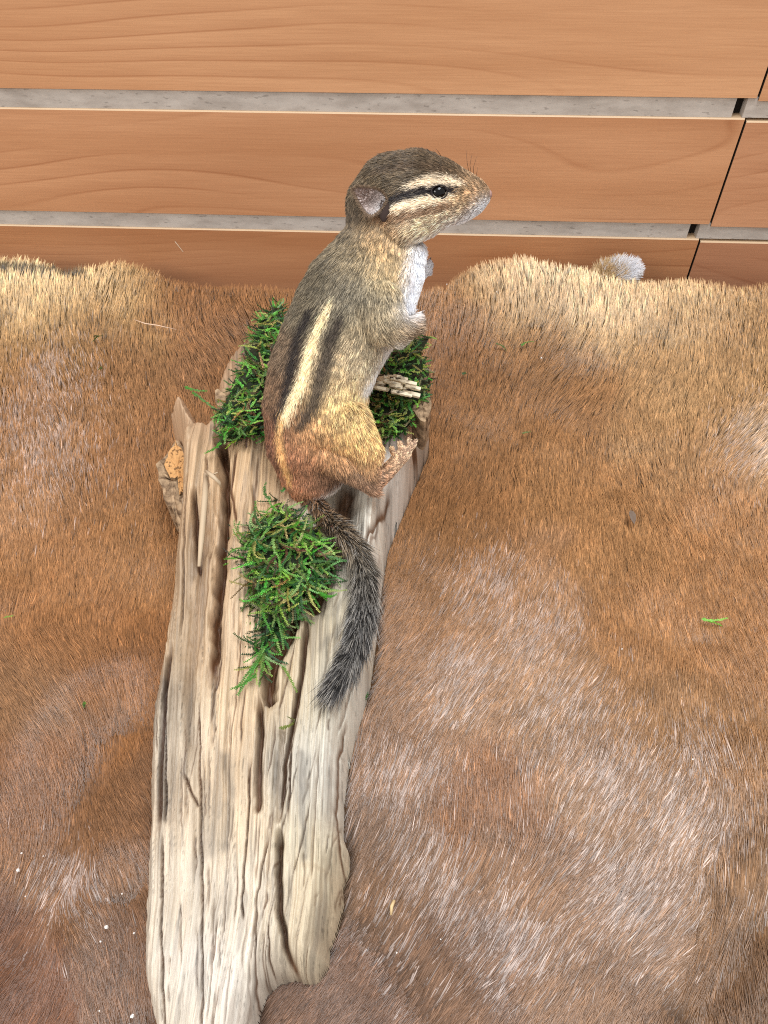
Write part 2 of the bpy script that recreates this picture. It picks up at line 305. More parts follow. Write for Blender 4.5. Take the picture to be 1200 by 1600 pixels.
ccol = hidecol(cpx, cpy); _cr2 = sm(.28, .55, ccol[:, 1])[:, None]; ccol = ccol*(1+.36*_cr2*np.array([1, 1, 1.5])); ccol = ccol*(1-.16*sm(950, 1200, cpy))[:, None]
_long = sm(900, 1250, cpy)*sm(480, 640, cpx)
clen = clen*(1+.35*_long); wid_ = 1+.30*_long+.25*sm(1000, 1300, cpy)
_sheen = np.zeros(NCL)  # sheen painted as paler grey clumps where light glances off the fur
for a_, b_, s_ in ((760, 940, 45), (830, 1010, 50), (700, 1090, 50), (870, 1130, 60), (930, 1250, 70), (1050, 1320, 80), (950, 1430, 80), (620, 1250, 50), (650, 1420, 60), (1090, 1230, 50), (760, 1500, 70), (60, 700, 60), (90, 590, 40), (1180, 700, 40), (100, 1420, 40)): _sheen = np.maximum(_sheen, np.exp(-((cpx-a_)**2+(cpy-b_)**2)/(2*s_*s_)))
_sheen_cl = rng.random(NCL) < .50*_sheen*(.5+fbm(cl[:, 0]*90, cl[:, 1]*90, 2)); ccol[_sheen_cl] = ccol[_sheen_cl]*.60+lin((206, 196, 192))*.40
_in = inpoly(cl[:, 0], cl[:, 1], OW); _tip = cl[:, :2]+dr*clen[:, None]; _ti = inpoly(_tip[:, 0], _tip[:, 1], OW); clen = np.where(_ti, clen*.35, clen)
ccol = ccol*np.exp(rng.normal(-.12, .24, NCL))[:, None]*(.84+.32*fbm(cl[:, 0]*70, cl[:, 1]*70, 3))[:, None]
# dark guard band along the far left rim
dk = segdist(cpx, cpy, [(-200, 421), (0, 423), (60, 426), (112, 432), (125, 432)]); ccol = ccol*(1-.88*np.exp(-(dk/6.5)**4))[:, None]
_ok = ~_in; cl, dr, clen, ccol, lift, wid_ = cl[_ok], dr[_ok], clen[_ok], ccol[_ok], lift[_ok], wid_[_ok]; NCL = len(cl)
K = 5
def spread(a): return np.repeat(a, PER, axis=0)
rt = spread(cl[:, :2]); csize = spread(np.full(NCL, .0011))
off = rng.standard_normal((NCL*PER, 2))*.00020
root = rt+off; tip_pull = .6
pts = np.zeros((NCL*PER, K, 3)); L = spread(clen)*(0.8+.4*rng.random(NCL*PER)); dd = spread(dr)+.05*rng.standard_normal((NCL*PER, 2)); lf = spread(lift)
rz = hz(root[:, 0], root[:, 1])
sl = .002; gxh = (hz(root[:, 0]+sl, root[:, 1])-rz)/sl; gyh = (hz(root[:, 0], root[:, 1]+sl)-rz)/sl
for k in range(K):
    s = k/(K-1)
    xy = root+dd*(L*s)[:, None]-off*(tip_pull*s**1.2)
    pts[:, k, :2] = xy
    pts[:, k, 2] = rz+gxh*(xy[:, 0]-root[:, 0])+gyh*(xy[:, 1]-root[:, 1])+L*lf*(s-.45*s*s)*1.0
rad = np.array([.00014, .00017, .00015, .00010, .00003])[None, :]*((0.75+.5*rng.random(NCL*PER))*spread(wid_))[:, None]
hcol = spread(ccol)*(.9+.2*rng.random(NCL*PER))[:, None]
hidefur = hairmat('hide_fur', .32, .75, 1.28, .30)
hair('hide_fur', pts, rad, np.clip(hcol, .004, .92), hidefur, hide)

# ------------------------------------------------------------------ driftwood
OWa = np.array(OW)
xs = np.arange(OWa[:, 0].min()-.002, OWa[:, 0].max()+.002, .00032); ys = np.arange(OWa[:, 1].min()-.002, OWa[:, 1].max()+.002, .00062)
GX, GY = np.meshgrid(xs, ys); gxf, gyf = GX.ravel(), GY.ravel()
# picture-like coordinates on the nominal top surface
z_ = np.full(gxf.shape, .04)
for _ in range(6):
    lx, ly = proj(np.stack([gxf, gyf, z_], 1)); z_ = zc(ly)
cx_ = np.interp(ly, [600, 800, 1000, 1200, 1400, 1600], [470, 440, 415, 390, 380, 330])
warp = 10*(fbm(lx/40, ly/160, 3)-.5)
u_ = lx-.55*(cx_-cx_.mean())+warp
dist = segdist(gxf+.0010*(fbm(gxf*300, gyf*300, 2)-.5), gyf, OW+[OW[0]])
ins = inpoly(gxf, gyf, OW)
wob = .9+.2*fbm(lx/60, ly/60)
edgeR = .010
prof = np.sqrt(np.clip(1-(1-np.clip(dist/edgeR, 0, 1))**2, 0, 1))
relief = .007*(fbm(u_/38, ly/420, 3)-.5)+.0036*(fbm(u_/9, ly/300, 3)-.5)+.0022*(fbm(u_/2.6, ly/140, 2)-.5)
GRO = [([(340, 670), (348, 710), (353, 770), (348, 860), (338, 980), (330, 1080)], 7, .020, .003),
 ([(306, 770), (310, 850), (313, 905)], 4, .008, .006), ([(324, 780), (316, 900), (305, 1010), (296, 1080), (300, 1200)], 13, .005, .003),
 ([(268, 1000), (256, 1080), (250, 1200), (247, 1300)], 5, .007, .004), ([(272, 1060), (270, 1300)], 9, .002, .001),
 ([(470, 940), (440, 1000), (424, 1040), (420, 1085), (425, 1105)], 10, .014, .010), ([(405, 1080), (408, 1150), (404, 1200), (405, 1250), (403, 1275)], 5, .009, .004),
 ([(548, 735), (530, 790), (508, 880), (482, 960)], 19, .018, .014), ([(482, 950), (473, 1040), (462, 1110), (444, 1190), (438, 1290)], 4, .009, .008),
 ([(438, 1290), (436, 1350), (437, 1420), (446, 1480), (462, 1520)], 4.5, .012, .009), ([(440, 1130), (436, 1200), (434, 1290)], 6, .004, .004),
 ([(468, 1060), (455, 1140), (450, 1290)], 2, .004, .003), ([(312, 1080), (311, 1180), (313, 1290), (315, 1500), (312, 1650)], 1.6, .003, .003), ([(254, 1300), (252, 1450), (252, 1640)], 1.8, .004, .003), ([(392, 1180), (388, 1290), (378, 1400), (380, 1440)], 1.6, .003, .003),
 ([(424, 1290), (402, 1400), (398, 1500), (388, 1590)], 1.5, .003, .003), ([(420, 1440), (420, 1520)], 1.6, .003, .002), ([(540, 1100), (526, 1170), (522, 1250), (530, 1330), (536, 1350)], 2, .004, .003), ([(612, 740), (590, 800), (566, 870), (560, 900)], 1.8, .003, .003),
 ([(640, 690), (652, 668), (668, 640)], 3, .006, .004), ([(645, 660), (655, 640)], 3.5, .006, .004), ([(334, 1400), (330, 1500), (324, 1600)], 1.4, .002, .002), ([(372, 700), (362, 770), (372, 830)], 2.5, .003, .002), ([(398, 760), (396, 860), (392, 940)], 2, .0025, .002), ([(296, 720), (294, 780), (290, 900), (283, 1000)], 1.6, .002, .002), ([(324, 720), (326, 760), (320, 830)], 1.8, .002, .002), ([(290, 1210), (300, 1240), (310, 1260)], 2, .003, .002), ([(475, 1330), (476, 1390)], 1.4, .002, .001),
 ([(260, 1120), (259, 1290)], 1.5, .003, .003), ([(345, 1020), (338, 1062), (336, 1075)], 1.5, .003, .002), ([(500, 1150), (490, 1300), (488, 1380)], 1.6, .002, .002), ([(360, 1100), (357, 1250), (350, 1400)], 1.2, .0015, .0015), ([(570, 960), (548, 1060), (524, 1140)], 1.3, .002, .002)]
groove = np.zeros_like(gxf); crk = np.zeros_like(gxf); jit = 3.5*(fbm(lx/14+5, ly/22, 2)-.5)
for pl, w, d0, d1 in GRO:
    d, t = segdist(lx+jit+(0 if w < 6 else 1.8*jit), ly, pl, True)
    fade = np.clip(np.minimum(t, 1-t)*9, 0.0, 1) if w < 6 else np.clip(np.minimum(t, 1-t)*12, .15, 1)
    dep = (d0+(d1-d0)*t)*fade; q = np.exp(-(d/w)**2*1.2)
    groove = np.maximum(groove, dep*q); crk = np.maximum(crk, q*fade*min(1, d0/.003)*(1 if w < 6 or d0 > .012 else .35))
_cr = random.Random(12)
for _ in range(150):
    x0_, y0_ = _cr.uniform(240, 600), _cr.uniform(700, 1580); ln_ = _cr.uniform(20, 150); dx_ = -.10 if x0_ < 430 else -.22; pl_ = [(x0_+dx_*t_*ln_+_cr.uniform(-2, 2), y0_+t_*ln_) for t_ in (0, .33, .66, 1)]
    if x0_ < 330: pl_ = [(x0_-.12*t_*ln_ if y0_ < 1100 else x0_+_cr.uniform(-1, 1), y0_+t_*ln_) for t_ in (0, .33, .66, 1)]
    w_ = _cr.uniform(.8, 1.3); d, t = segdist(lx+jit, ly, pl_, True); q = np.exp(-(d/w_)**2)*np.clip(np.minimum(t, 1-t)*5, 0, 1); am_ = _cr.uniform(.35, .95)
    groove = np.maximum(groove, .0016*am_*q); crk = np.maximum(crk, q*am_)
RID = [([(285, 660), (308, 720), (300, 800), (290, 900)], 20, .006), ([(385, 700), (375, 800), (372, 1000)], 26, .004), ([(665, 640), (620, 735), (585, 830), (560, 1000)], 22, .007), ([(500, 1350), (490, 1470)], 30, .002), ([(330, 860), (325, 960), (330, 1050)], 10, .004), ([(286, 1040), (285, 1200), (280, 1300)], 8, .003), ([(440, 1040), (432, 1120)], 8, .003), ([(500, 960), (490, 1100)], 20, .002)]
rid = 0
for pl, w, a in RID:
    d, t = segdist(lx, ly, pl, True); rid = rid+a*np.exp(-(d/w)**2)*np.clip(np.minimum(t, 1-t)*8+.3, 0, 1)
groove = np.where(groove > .005, .005+(groove-.005)*.65, groove)
top = (zc(ly)+relief+rid-groove)
zz = top*prof*1.0
zz = np.where(ins, zz, -.004); zz = np.maximum(zz, -.004)
for_h = (zz.reshape(GX.shape), xs, ys)
def logz(x, y):
    i = np.clip(((np.asarray(x)-xs[0])/.00032).astype(int), 0, len(xs)-1); j = np.clip(((np.asarray(y)-ys[0])/.00062).astype(int), 0, len(ys)-1)
    return for_h[0][j, i]
def surfz(x, y): return np.maximum(logz(x, y), hz(x, y))
# pigment: weathered browns and greys, streaked along the grain, dirt in the cracks
WC = [(290, 700, 168, 136, 100), (270, 900, 150, 122, 92), (320, 880, 168, 132, 92), (380, 720, 196, 158, 112), (380, 800, 196, 158, 114), (360, 900, 205, 172, 132), (370, 1000, 208, 174, 134), (300, 1000, 165, 135, 100), (250, 1100, 120, 104, 86), (265, 1200, 150, 132, 110), (290, 1150, 205, 188, 162), (350, 1100, 205, 172, 130), (350, 1200, 190, 158, 118), (300, 1280, 190, 168, 140), (380, 1280, 205, 180, 146), (260, 1400, 196, 178, 154), (330, 1400, 205, 188, 165), (400, 1400, 205, 188, 164), (330, 1520, 210, 198, 184), (270, 1560, 200, 184, 162), (400, 1500, 210, 195, 175), (440, 1080, 165, 138, 104), (470, 1000, 170, 145, 108), (500, 900, 180, 156, 118), (540, 950, 190, 178, 150), (500, 1080, 200, 185, 150), (550, 1080, 208, 204, 194), (490, 1200, 190, 182, 165), (520, 1220, 210, 202, 186), (450, 1200, 160, 148, 130), (480, 1300, 190, 176, 148), (520, 1350, 190, 170, 134), (480, 1440, 178, 158, 124), (480, 1500, 186, 168, 136), (600, 760, 214, 208, 198), (570, 820, 208, 200, 184), (580, 900, 214, 210, 202), (640, 690, 200, 186, 170), (660, 640, 170, 148, 126), (550, 800, 200, 186, 158), (420, 620, 120, 95, 66), (600, 600, 120, 98, 70), (345, 640, 170, 130, 95)]
WCl = [(a, b_)+tuple(lin((r, g_, b2))) for a, b_, r, g_, b2 in WC]
lcol = rbf(WCl, lx, ly, 42)**.95*1.02; lcol = lum(lcol, .90, .90)*1.28
st1 = fbm(u_/5, ly/260, 4); st2 = fbm(u_/1.3, ly/120, 3); bl = fbm(u_/22+4, ly/130, 3)
lcol = lcol*(1+.5*(st1-.5)+.35*(st2-.5)+.3*(bl-.5))[:, None]
gs = sm(.60, .72, fbm(u_/9+30, ly/110, 3)); lcol = lcol*(1-gs[:, None]*.35)+np.array(lin((112, 104, 98)))*gs[:, None]*.35
for pl, w, am in (([(352, 1180), (360, 1240), (350, 1320)], 9, .5), ([(470, 1180), (473, 1290), (478, 1340)], 7, .5), ([(256, 1060), (256, 1280)], 6, .6), ([(545, 960), (500, 1020)], 5, .3), ([(566, 830), (552, 900), (520, 960)], 5, .3), ([(320, 1220), (330, 1330)], 8, .3)):
    q = np.exp(-(segdist(lx+jit*2, ly, pl)/w)**2)*am; lcol = lcol*(1-q[:, None])+np.array(lin((88, 82, 78)))*q[:, None]
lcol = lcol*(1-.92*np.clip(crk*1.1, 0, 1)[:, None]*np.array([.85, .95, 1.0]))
tiny = sm(.76, .82, fbm(u_/1.1+70, ly/60, 2))*.4; lcol = lcol*(1-tiny[:, None])
keep = np.zeros(GX.shape, bool); I = ins.reshape(GX.shape).copy()
I2 = I.copy(); I2[1:] |= I[:-1]; I2[:-1] |= I[1:]; I2[:, 1:] |= I[:, :-1]; I2[:, :-1] |= I[:, 1:]
idx = -np.ones(GX.shape, int); idx[I2] = np.arange(I2.sum())
q = I2[:-1, :-1] & I2[1:, :-1] & I2[:-1, 1:] & I2[1:, 1:]; jj, ii = np.nonzero(q)
faces = np.stack([idx[jj, ii], idx[jj, ii+1], idx[jj+1, ii+1], idx[jj+1, ii]], 1)
V = np.stack([gxf, gyf, zz], 1)[I2.ravel()]
dw = empty('driftwood', (float(OWa[:, 0].mean()), float(OWa[:, 1].mean()), 0)); dw.location = tuple(P(430, 1100, 0))
tag(dw, 'weathered pale driftwood slab with long cracks, carrying the chipmunk and moss', 'driftwood')
woodm = mat('driftwood_grain', rough=.48, spec=.5, attr='col'); bs = woodm.node_tree.nodes['Principled BSDF']
ga = N(woodm, 'ShaderNodeAttribute', attribute_name='guv'); gm = N(woodm, 'ShaderNodeMapping'); gm.inputs['Scale'].default_value = (1.1, .035, 1); LK(woodm, ga.outputs['Vector'], gm.inputs[0])
gn = N(woodm, 'ShaderNodeTexNoise'); gn.inputs['Scale'].default_value = 1; gn.inputs['Detail'].default_value = 5; gn.inputs['Roughness'].default_value = .7; LK(woodm, gm.outputs[0], gn.inputs['Vector'])
gb = N(woodm, 'ShaderNodeBump'); gb.inputs['Strength'].default_value = .55; gb.inputs['Distance'].default_value = .0006; LK(woodm, gn.outputs['Fac'], gb.inputs['Height']); LK(woodm, gb.outputs[0], bs.inputs['Normal'])
gr = N(woodm, 'ShaderNodeMapRange'); gr.inputs['From Min'].default_value = .3; gr.inputs['From Max'].default_value = .7; gr.inputs['To Min'].default_value = .82; gr.inputs['To Max'].default_value = 1.12; LK(woodm, gn.outputs['Fac'], gr.inputs[0])
gx_ = N(woodm, 'ShaderNodeVectorMath', operation='SCALE'); LK(woodm, woodm.node_tree.nodes['Attribute'].outputs['Color'], gx_.inputs[0]); LK(woodm, gr.outputs[0], gx_.inputs['Scale']); LK(woodm, gx_.outputs[0], bs.inputs['Base Color'])
mesh('weathered_slab', V, faces, woodm, dw, colors=np.clip(lcol, .004, .85)[I2.ravel()], uv=np.stack([u_, ly], 1)[I2.ravel()])
# broken chip with an orange face, left of the prong
chip_or = mat('fresh_wood', L4((205, 150, 78)), .7); n1 = N(chip_or, 'ShaderNodeTexNoise'); n1.inputs['Scale'].default_value = 600; n1.inputs['Detail'].default_value = 3
c1 = N(chip_or, 'ShaderNodeValToRGB'); c1.color_ramp.elements[0].position = .36; c1.color_ramp.elements[0].color = L4((118, 84, 50)); c1.color_ramp.elements[1].position = .46; c1.color_ramp.elements[1].color = L4((200, 152, 98))
tq = N(chip_or, 'ShaderNodeTexCoord'); LK(chip_or, tq.outputs['Object'], n1.inputs['Vector']); LK(chip_or, n1.outputs['Fac'], c1.inputs[0]); LK(chip_or, c1.outputs[0], chip_or.node_tree.nodes['Principled BSDF'].inputs['Base Color'])
bark = mat('old_bark', L4((150, 122, 94)), .8); nb = N(bark, 'ShaderNodeTexNoise'); nb.inputs['Scale'].default_value = 260; nb.inputs['Detail'].default_value = 6
tb_ = N(bark, 'ShaderNodeTexCoord'); LK(bark, tb_.outputs['Object'], nb.inputs['Vector'])
cb = N(bark, 'ShaderNodeValToRGB'); cb.color_ramp.elements[0].position = .35; cb.color_ramp.elements[0].color = L4((100, 78, 58)); cb.color_ramp.elements[1].position = .62; cb.color_ramp.elements[1].color = L4((180, 152, 120)); LK(bark, nb.outputs['Fac'], cb.inputs[0]); LK(bark, cb.outputs[0], bark.node_tree.nodes['Principled BSDF'].inputs['Base Color'])
bb = N(bark, 'ShaderNodeBump'); bb.inputs['Strength'].default_value = .6; bb.inputs['Distance'].default_value = .001; LK(bark, nb.outputs['Fac'], bb.inputs['Height']); LK(bark, bb.outputs[0], bark.node_tree.nodes['Principled BSDF'].inputs['Normal'])
def slab(name, top_px, ztop, zbot, mats, mi_top, parent, jitter=.0006, mi_side=1, sub=3):
    """thick irregular plate: outline given as points, subdivided and roughened"""
    pts = []
    n = len(top_px)
    for i in range(n):
        a, b_ = np.array(top_px[i], float), np.array(top_px[(i+1) % n], float)
        for s in range(sub): pts.append(a+(b_-a)*s/sub)
    pts = np.array(pts); zt = np.array([ztop(*p) if callable(ztop) else ztop for p in pts])
    T = P(pts[:, 0], pts[:, 1], zt); r = np.random.default_rng(int(pts.sum()))
    T += r.standard_normal(T.shape)*jitter; B = T.copy(); cen = T.mean(0); B[:, :2] = cen[:2]+(B[:, :2]-cen[:2])*.85; B[:, 2] = zbot
    ring = [T*(1-f)+cen*f+r.standard_normal(T.shape)*jitter*.8 for f in (.35, .7)]
    m_ = len(pts); v = np.concatenate([B, T]+ring+[cen[None]]); f = []; mi = []
    for i in range(m_):
        j = (i+1) % m_
        f.append((i, j, m_+j, m_+i)); mi.append(mi_side)
        for k in range(2): f.append((m_*(k+1)+i, m_*(k+1)+j, m_*(k+2)+j, m_*(k+2)+i)); mi.append(mi_top)
        f.append((m_*3+i, m_*3+j, 4*m_)); mi.append(mi_top)
    return mesh(name, v, f, mats, parent, smooth=False, mi=mi)
slab('broken_chip', [(274, 686), (288, 706), (291, 740), (289, 790), (282, 835), (272, 800), (258, 780), (250, 752), (246, 727), (256, 712)], .030, .004, [bark, bark], 0, dw)
slab('orange_heartwood', [(275, 690), (287, 708), (290, 735), (289, 770), (281, 772), (279, 742), (266, 748), (256, 727), (264, 706)], .0325, .024, [chip_or, bark], 0, dw, .0004)
slab('bark_flake', [(336, 612), (352, 604), (376, 612), (398, 612), (390, 640), (362, 650), (340, 632)], .060, .035, [bark, bark], 0, dw)
slab('bark_flake', [(330, 652), (344, 640), (362, 656), (358, 672), (338, 668)], .052, .03, [bark, bark], 0, dw)
pale = mat('splinter_wood', L4((190, 168, 140)), .6)
b = MB(); b.tube([P(322, 736, .064), P(332, 744, .066), P(342, 753, .064), P(347, 764, .058)], [.0008, .0011, .0008, .0003], 6); b.tube([P(332, 742, .065), P(340, 738, .067)], [.0006, .0002], 5); b.build('splinter', pale, dw)
b = MB(); b.tube([P(322, 740, .060), P(320, 780, .059), P(315, 840, .057), P(311, 885, .055)], [.0012, .0014, .0013, .0007], 8); b.build('splinter', pale, dw)
slab('broken_knob', [(640, 632), (655, 615), (668, 616), (673, 630), (670, 652), (660, 660), (650, 648)], .066, .045, [bark, bark], 0, dw, .0005)
# crumbly bark fragment on the front moss
crumb = mat('crumbly_bark', rough=.85); nc = N(crumb, 'ShaderNodeTexNoise'); nc.inputs['Scale'].default_value = 420; nc.inputs['Detail'].default_value = 5
tc2 = N(crumb, 'ShaderNodeTexCoord'); mc = N(crumb, 'ShaderNodeMapping'); mc.inputs['Scale'].default_value = (.35, 1.3, 1.6); LK(crumb, tc2.outputs['Object'], mc.inputs[0]); LK(crumb, mc.outputs[0], nc.inputs['Vector'])
cc = N(crumb, 'ShaderNodeValToRGB'); cc.color_ramp.elements[0].position = .34; cc.color_ramp.elements[0].color = L4((62, 52, 44)); cc.color_ramp.elements[1].position = .50; cc.color_ramp.elements[1].color = L4((236, 222, 194)); LK(crumb, nc.outputs['Fac'], cc.inputs[0]); LK(crumb, cc.outputs[0], crumb.node_tree.nodes['Principled BSDF'].inputs['Base Color'])
b = MB(); r = random.Random(3)
for i in range(46):
    f = r.random(); x = 566+f*68; y = 588+f*12+r.uniform(-9, 17); ln = r.uniform(8, 26); z = .083+r.uniform(-.004, .004)-.0006*abs(y-595)/3
    b.tube([P(x, y, z), P(x+ln*.5, y+ln*.08, z+.001), P(x+ln, y+ln*.2, z)], [r.uniform(.0006, .0014)]*3, 5)
fr = b.build('bark_fragment', crumb, smooth=False); 
tag(fr, 'crumbly black and cream bark fragment lying on the moss before the belly', 'bark')

# ------------------------------------------------------------------ chipmunk
SD = np.array([0, math.cos(math.radians(60)), math.sin(math.radians(60))]); ND = np.array([0, -SD[2], SD[1]])
FT = P(600, 745, .054)
def C(px, py, c=0.0):
    r = ray(px, py); t = ((FT-CP)@ND)/(r@ND); return CP+r*np.asarray(t)[..., None]+np.asarray(c)[..., None]*ND
PX = 0.285e-3
# chains of (px, py, radius px, c px, depth factor); flow of the fur runs along each chain
chains = {
 'head': [(759, 304, 10, 0, 1), (749, 306, 18, 0, .95), (732, 307, 31, 0, .85), (708, 307, 41, 0, .85), (680, 302, 51, 0, .85), (650, 300, 58, 0, .85), (618, 306, 60, 0, .85), (598, 322, 54, 0, .9), (592, 350, 48, 0, .95), (590, 385, 54, 0, .95)],
 'spine': [(590, 385, 56, 0, .95), (578, 420, 68, 0, .9), (560, 455, 80, 0, .85), (545, 490, 86, 0, .82), (522, 535, 84, 0, .82), (502, 585, 83, 0, .85), (492, 635, 83, 0, .9), (490, 685, 78, 0, .9), (488, 722, 60, 0, .9), (482, 748, 38, 0, .9), (482, 768, 22, 0, 1)],
 'chest': [(638, 395, 25, 0, 1.4), (632, 430, 32, 0, 1.5), (616, 470, 36, 0, 1.5)],
 'cheek': [(700, 325, 24, 14, 1), (660, 330, 38, 16, 1), (625, 345, 38, 18, 1)],
 'cheek_far': [(700, 325, 24, -14, 1), (660, 330, 38, -16, 1), (625, 345, 38, -18, 1)],
 'arm': [(585, 465, 42, 40, .8), (600, 495, 33, 48, .8), (614, 508, 23, 50, .9), (636, 505, 15, 44, 1), (650, 500, 11, 38, 1)],
 'arm_far': [(600, 450, 36, -44, .8), (625, 450, 24, -50, .8), (648, 440, 15, -48, 1), (662, 424, 12, -44, 1)],
 'thigh': [(505, 652, 46, 42, .7), (535, 655, 48, 50, .6), (556, 668, 33, 54, .75), (572, 688, 25, 58, .8), (578, 712, 19, 58, .9), (582, 732, 15, 54, 1)],
 'thigh2': [(520, 690, 34, 48, .7), (550, 718, 18, 56, .9), (580, 738, 15, 56, .9)],
 'foot': [(584, 742, 13, 54, 1), (602, 726, 13, 50, .9), (618, 710, 12, 46, .8), (630, 698, 12, 42, .8)],
 'thigh_far': [(500, 680, 45, -40, .7), (520, 700, 30, -60, .8), (530, 722, 18, -60, .9)],
 'foot_far': [(525, 728, 13, -56, 1), (550, 716, 12, -52, .8), (570, 704, 10, -50, .8)],
}
TAIL = [(482, 766, 20), (492, 786, 17), (510, 808, 15), (535, 832, 14), (557, 858, 14), (568, 890, 14), (569, 930, 14), (566, 965, 14), (557, 1005, 13), (543, 1040, 11), (528, 1065, 8), (518, 1082, 4)]
prims = []                                   # centre, radius, depth factor, flow
for nm, ch in chains.items():
    pc = [C(a, b_, c_*PX) for a, b_, r_, c_, k_ in ch]
    for i in range(len(ch)-1):
        n = 4
        for s in range(n+(i == len(ch)-2)):
            t = s/n; fl = pc[i+1]-pc[i]; fl = fl/np.linalg.norm(fl)
            if nm in ('thigh', 'thigh2') and ch[i][1] < 712: fl = .3*fl-.8*SD; fl = fl/np.linalg.norm(fl)
            prims.append((pc[i]*(1-t)+pc[i+1]*t, (ch[i][2]*(1-t)+ch[i+1][2]*t)*PX*.94, ch[i][4]*(1-t)+ch[i+1][4]*t, fl))
tp = []
for i, (a, b_, r_) in enumerate(TAIL):
    g = P(a, b_, .05); g = P(a, b_, float(zc(b_)))
    z = float(zc(b_))+.0075; q = P(a, b_, z)
    if i < 3: q = C(a, b_, 0)*(1-i/3)+q*(i/3)
    tp.append(q)
for i in range(len(tp)-1):
    for s in range(5):
        t = s/5; fl = tp[i+1]-tp[i]; fl = fl/np.linalg.norm(fl); prims.append((tp[i]*(1-t)+tp[i+1]*t, (TAIL[i][2]*(1-t)+TAIL[i+1][2]*t)*PX*.62, 1.0, fl))
bm = bmesh.new(); NM = Matrix(((1, 0, 0), (0, SD[1], ND[1]), (0, SD[2], ND[2])))
for c, r_, k_, fl in prims:
    M = Matrix.Translation(c.tolist()) @ NM.to_4x4() @ Matrix.Diagonal((r_, r_, r_*k_, 1)); bmesh.ops.create_icosphere(bm, subdivisions=3, radius=1, matrix=M)
# toes and fingers
def toe(pts, r0):
    for i in range(len(pts)-1):
        for s in range(5):
            t = s/5; c = pts[i]*(1-t)+pts[i+1]*t; bmesh.ops.create_icosphere(bm, subdivisions=2, radius=r0*(1-.12*(i+t)), matrix=Matrix.Translation(c.tolist()))
claws = []
for (a0, a1, a2, cc_) in (((620, 706), (612, 694), (610, 688), 46), ((626, 702), (624, 688), (623, 680), 44), ((632, 698), (638, 683), (637, 677), 42), ((634, 700), (644, 688), (649, 680), 38)):
    q = [C(*a0, cc_*PX), C(*a1, (cc_+2)*PX), C(*a2, (cc_-4)*PX)]; toe(q, .00112); claws.append((q[2], q[2]-q[1]))
for (a0, a1, a2, cc_) in (((648, 501), (657, 496), (658, 487), 40), ((650, 503), (660, 503), (660, 494), 38), ((650, 506), (661, 510), (657, 515), 38)):
    q = [C(*a0, cc_*PX), C(*a1, cc_*PX), C(*a2, (cc_-3)*PX)]; toe(q, .0010); claws.append((q[2], q[2]-q[1]))
for (a0, a1, a2, cc_) in (((662, 424), (670, 416), (674, 408), -42), ((663, 426), (674, 423), (677, 415), -44), ((662, 430), (672, 431), (676, 426), -44)):
    q = [C(*a0, cc_*PX), C(*a1, cc_*PX), C(*a2, (cc_-3)*PX)]; toe(q, .0012); claws.append((q[2], q[2]-q[1]))
me = bpy.data.meshes.new('tmp'); bm.to_mesh(me); bm.free(); to = bpy.data.objects.new('tmp', me); COL.objects.link(to)
md = to.modifiers.new('r', 'REMESH'); md.mode = 'VOXEL'; md.voxel_size = .00062
md2 = to.modifiers.new('s', 'SMOOTH'); md2.factor = .5; md2.iterations = 7
dg = bpy.context.evaluated_depsgraph_get(); ev = to.evaluated_get(dg); bmsh = bpy.data.meshes.new_from_object(ev)
bpy.data.objects.remove(to); bpy.data.meshes.remove(me)
nv = len(bmsh.vertices); bv = np.zeros(nv*3); bmsh.vertices.foreach_get('co', bv); bv = bv.reshape(-1, 3)
bn = np.zeros(nv*3); bmsh.vertices.foreach_get('normal', bn); bn = bn.reshape(-1, 3)
PCc = np.array([p[0] for p in prims]); PRr = np.array([p[1] for p in prims]); PFf = np.array([p[3] for p in prims])
def body_uv(p):                              # coordinates in the animal's own median plane
    c = (p-FT)@ND; q = p-c[:, None]*ND; a, b_ = proj(q); return a, b_, c/PX
BC = [(640, 250, 84, 66, 46), (700, 262, 88, 70, 50), (590, 270, 76, 62, 46), (560, 290, 96, 80, 58), (600, 290, 110, 90, 62), (640, 280, 108, 92, 72), (735, 280, 130, 104, 78), (752, 300, 196, 158, 120), (740, 312, 190, 150, 104), (720, 322, 206, 170, 124), (700, 340, 226, 200, 170), (660, 348, 222, 194, 156), (645, 362, 226, 204, 172), (615, 350, 158, 124, 86), (600, 375, 200, 160, 104), (590, 345, 130, 108, 82), (555, 330, 92, 78, 62), (540, 370, 110, 96, 74), (560, 400, 134, 116, 86), (620, 395, 190, 160, 112), (600, 420, 196, 174, 132), (560, 440, 128, 118, 100), (500, 420, 100, 88, 68), (600, 470, 170, 154, 124), (640, 480, 170, 154, 126), (630, 510, 150, 126, 98), (580, 500, 170, 150, 116), (480, 470, 104, 92, 72), (530, 470, 130, 118, 96), (440, 530, 112, 90, 68), (430, 600, 118, 88, 62), (575, 550, 206, 188, 156), (550, 560, 196, 170, 130), (540, 595, 214, 182, 132), (560, 620, 224, 186, 122), (530, 640, 216, 176, 112), (570, 660, 228, 184, 118), (500, 660, 190, 140, 92), (530, 690, 224, 164, 102), (580, 690, 230, 174, 108), (480, 700, 186, 124, 84), (425, 660, 120, 76, 52), (430, 710, 116, 76, 54), (500, 720, 124, 92, 70), (530, 718, 112, 86, 68), (560, 724, 116, 88, 70), (585, 728, 130, 98, 76), (525, 736, 108, 82, 66), (560, 742, 124, 94, 74), (465, 748, 190, 130, 92), (490, 752, 222, 156, 116), (480, 770, 150, 108, 78), (585, 745, 204, 152, 112), (615, 715, 216, 172, 134), (635, 690, 216, 176, 144), (670, 420, 150, 132, 124), (655, 498, 168, 132, 100)]
BCl = [(a, b_)+tuple(lin((r, g_, b2))) for a, b_, r, g_, b2 in BC]
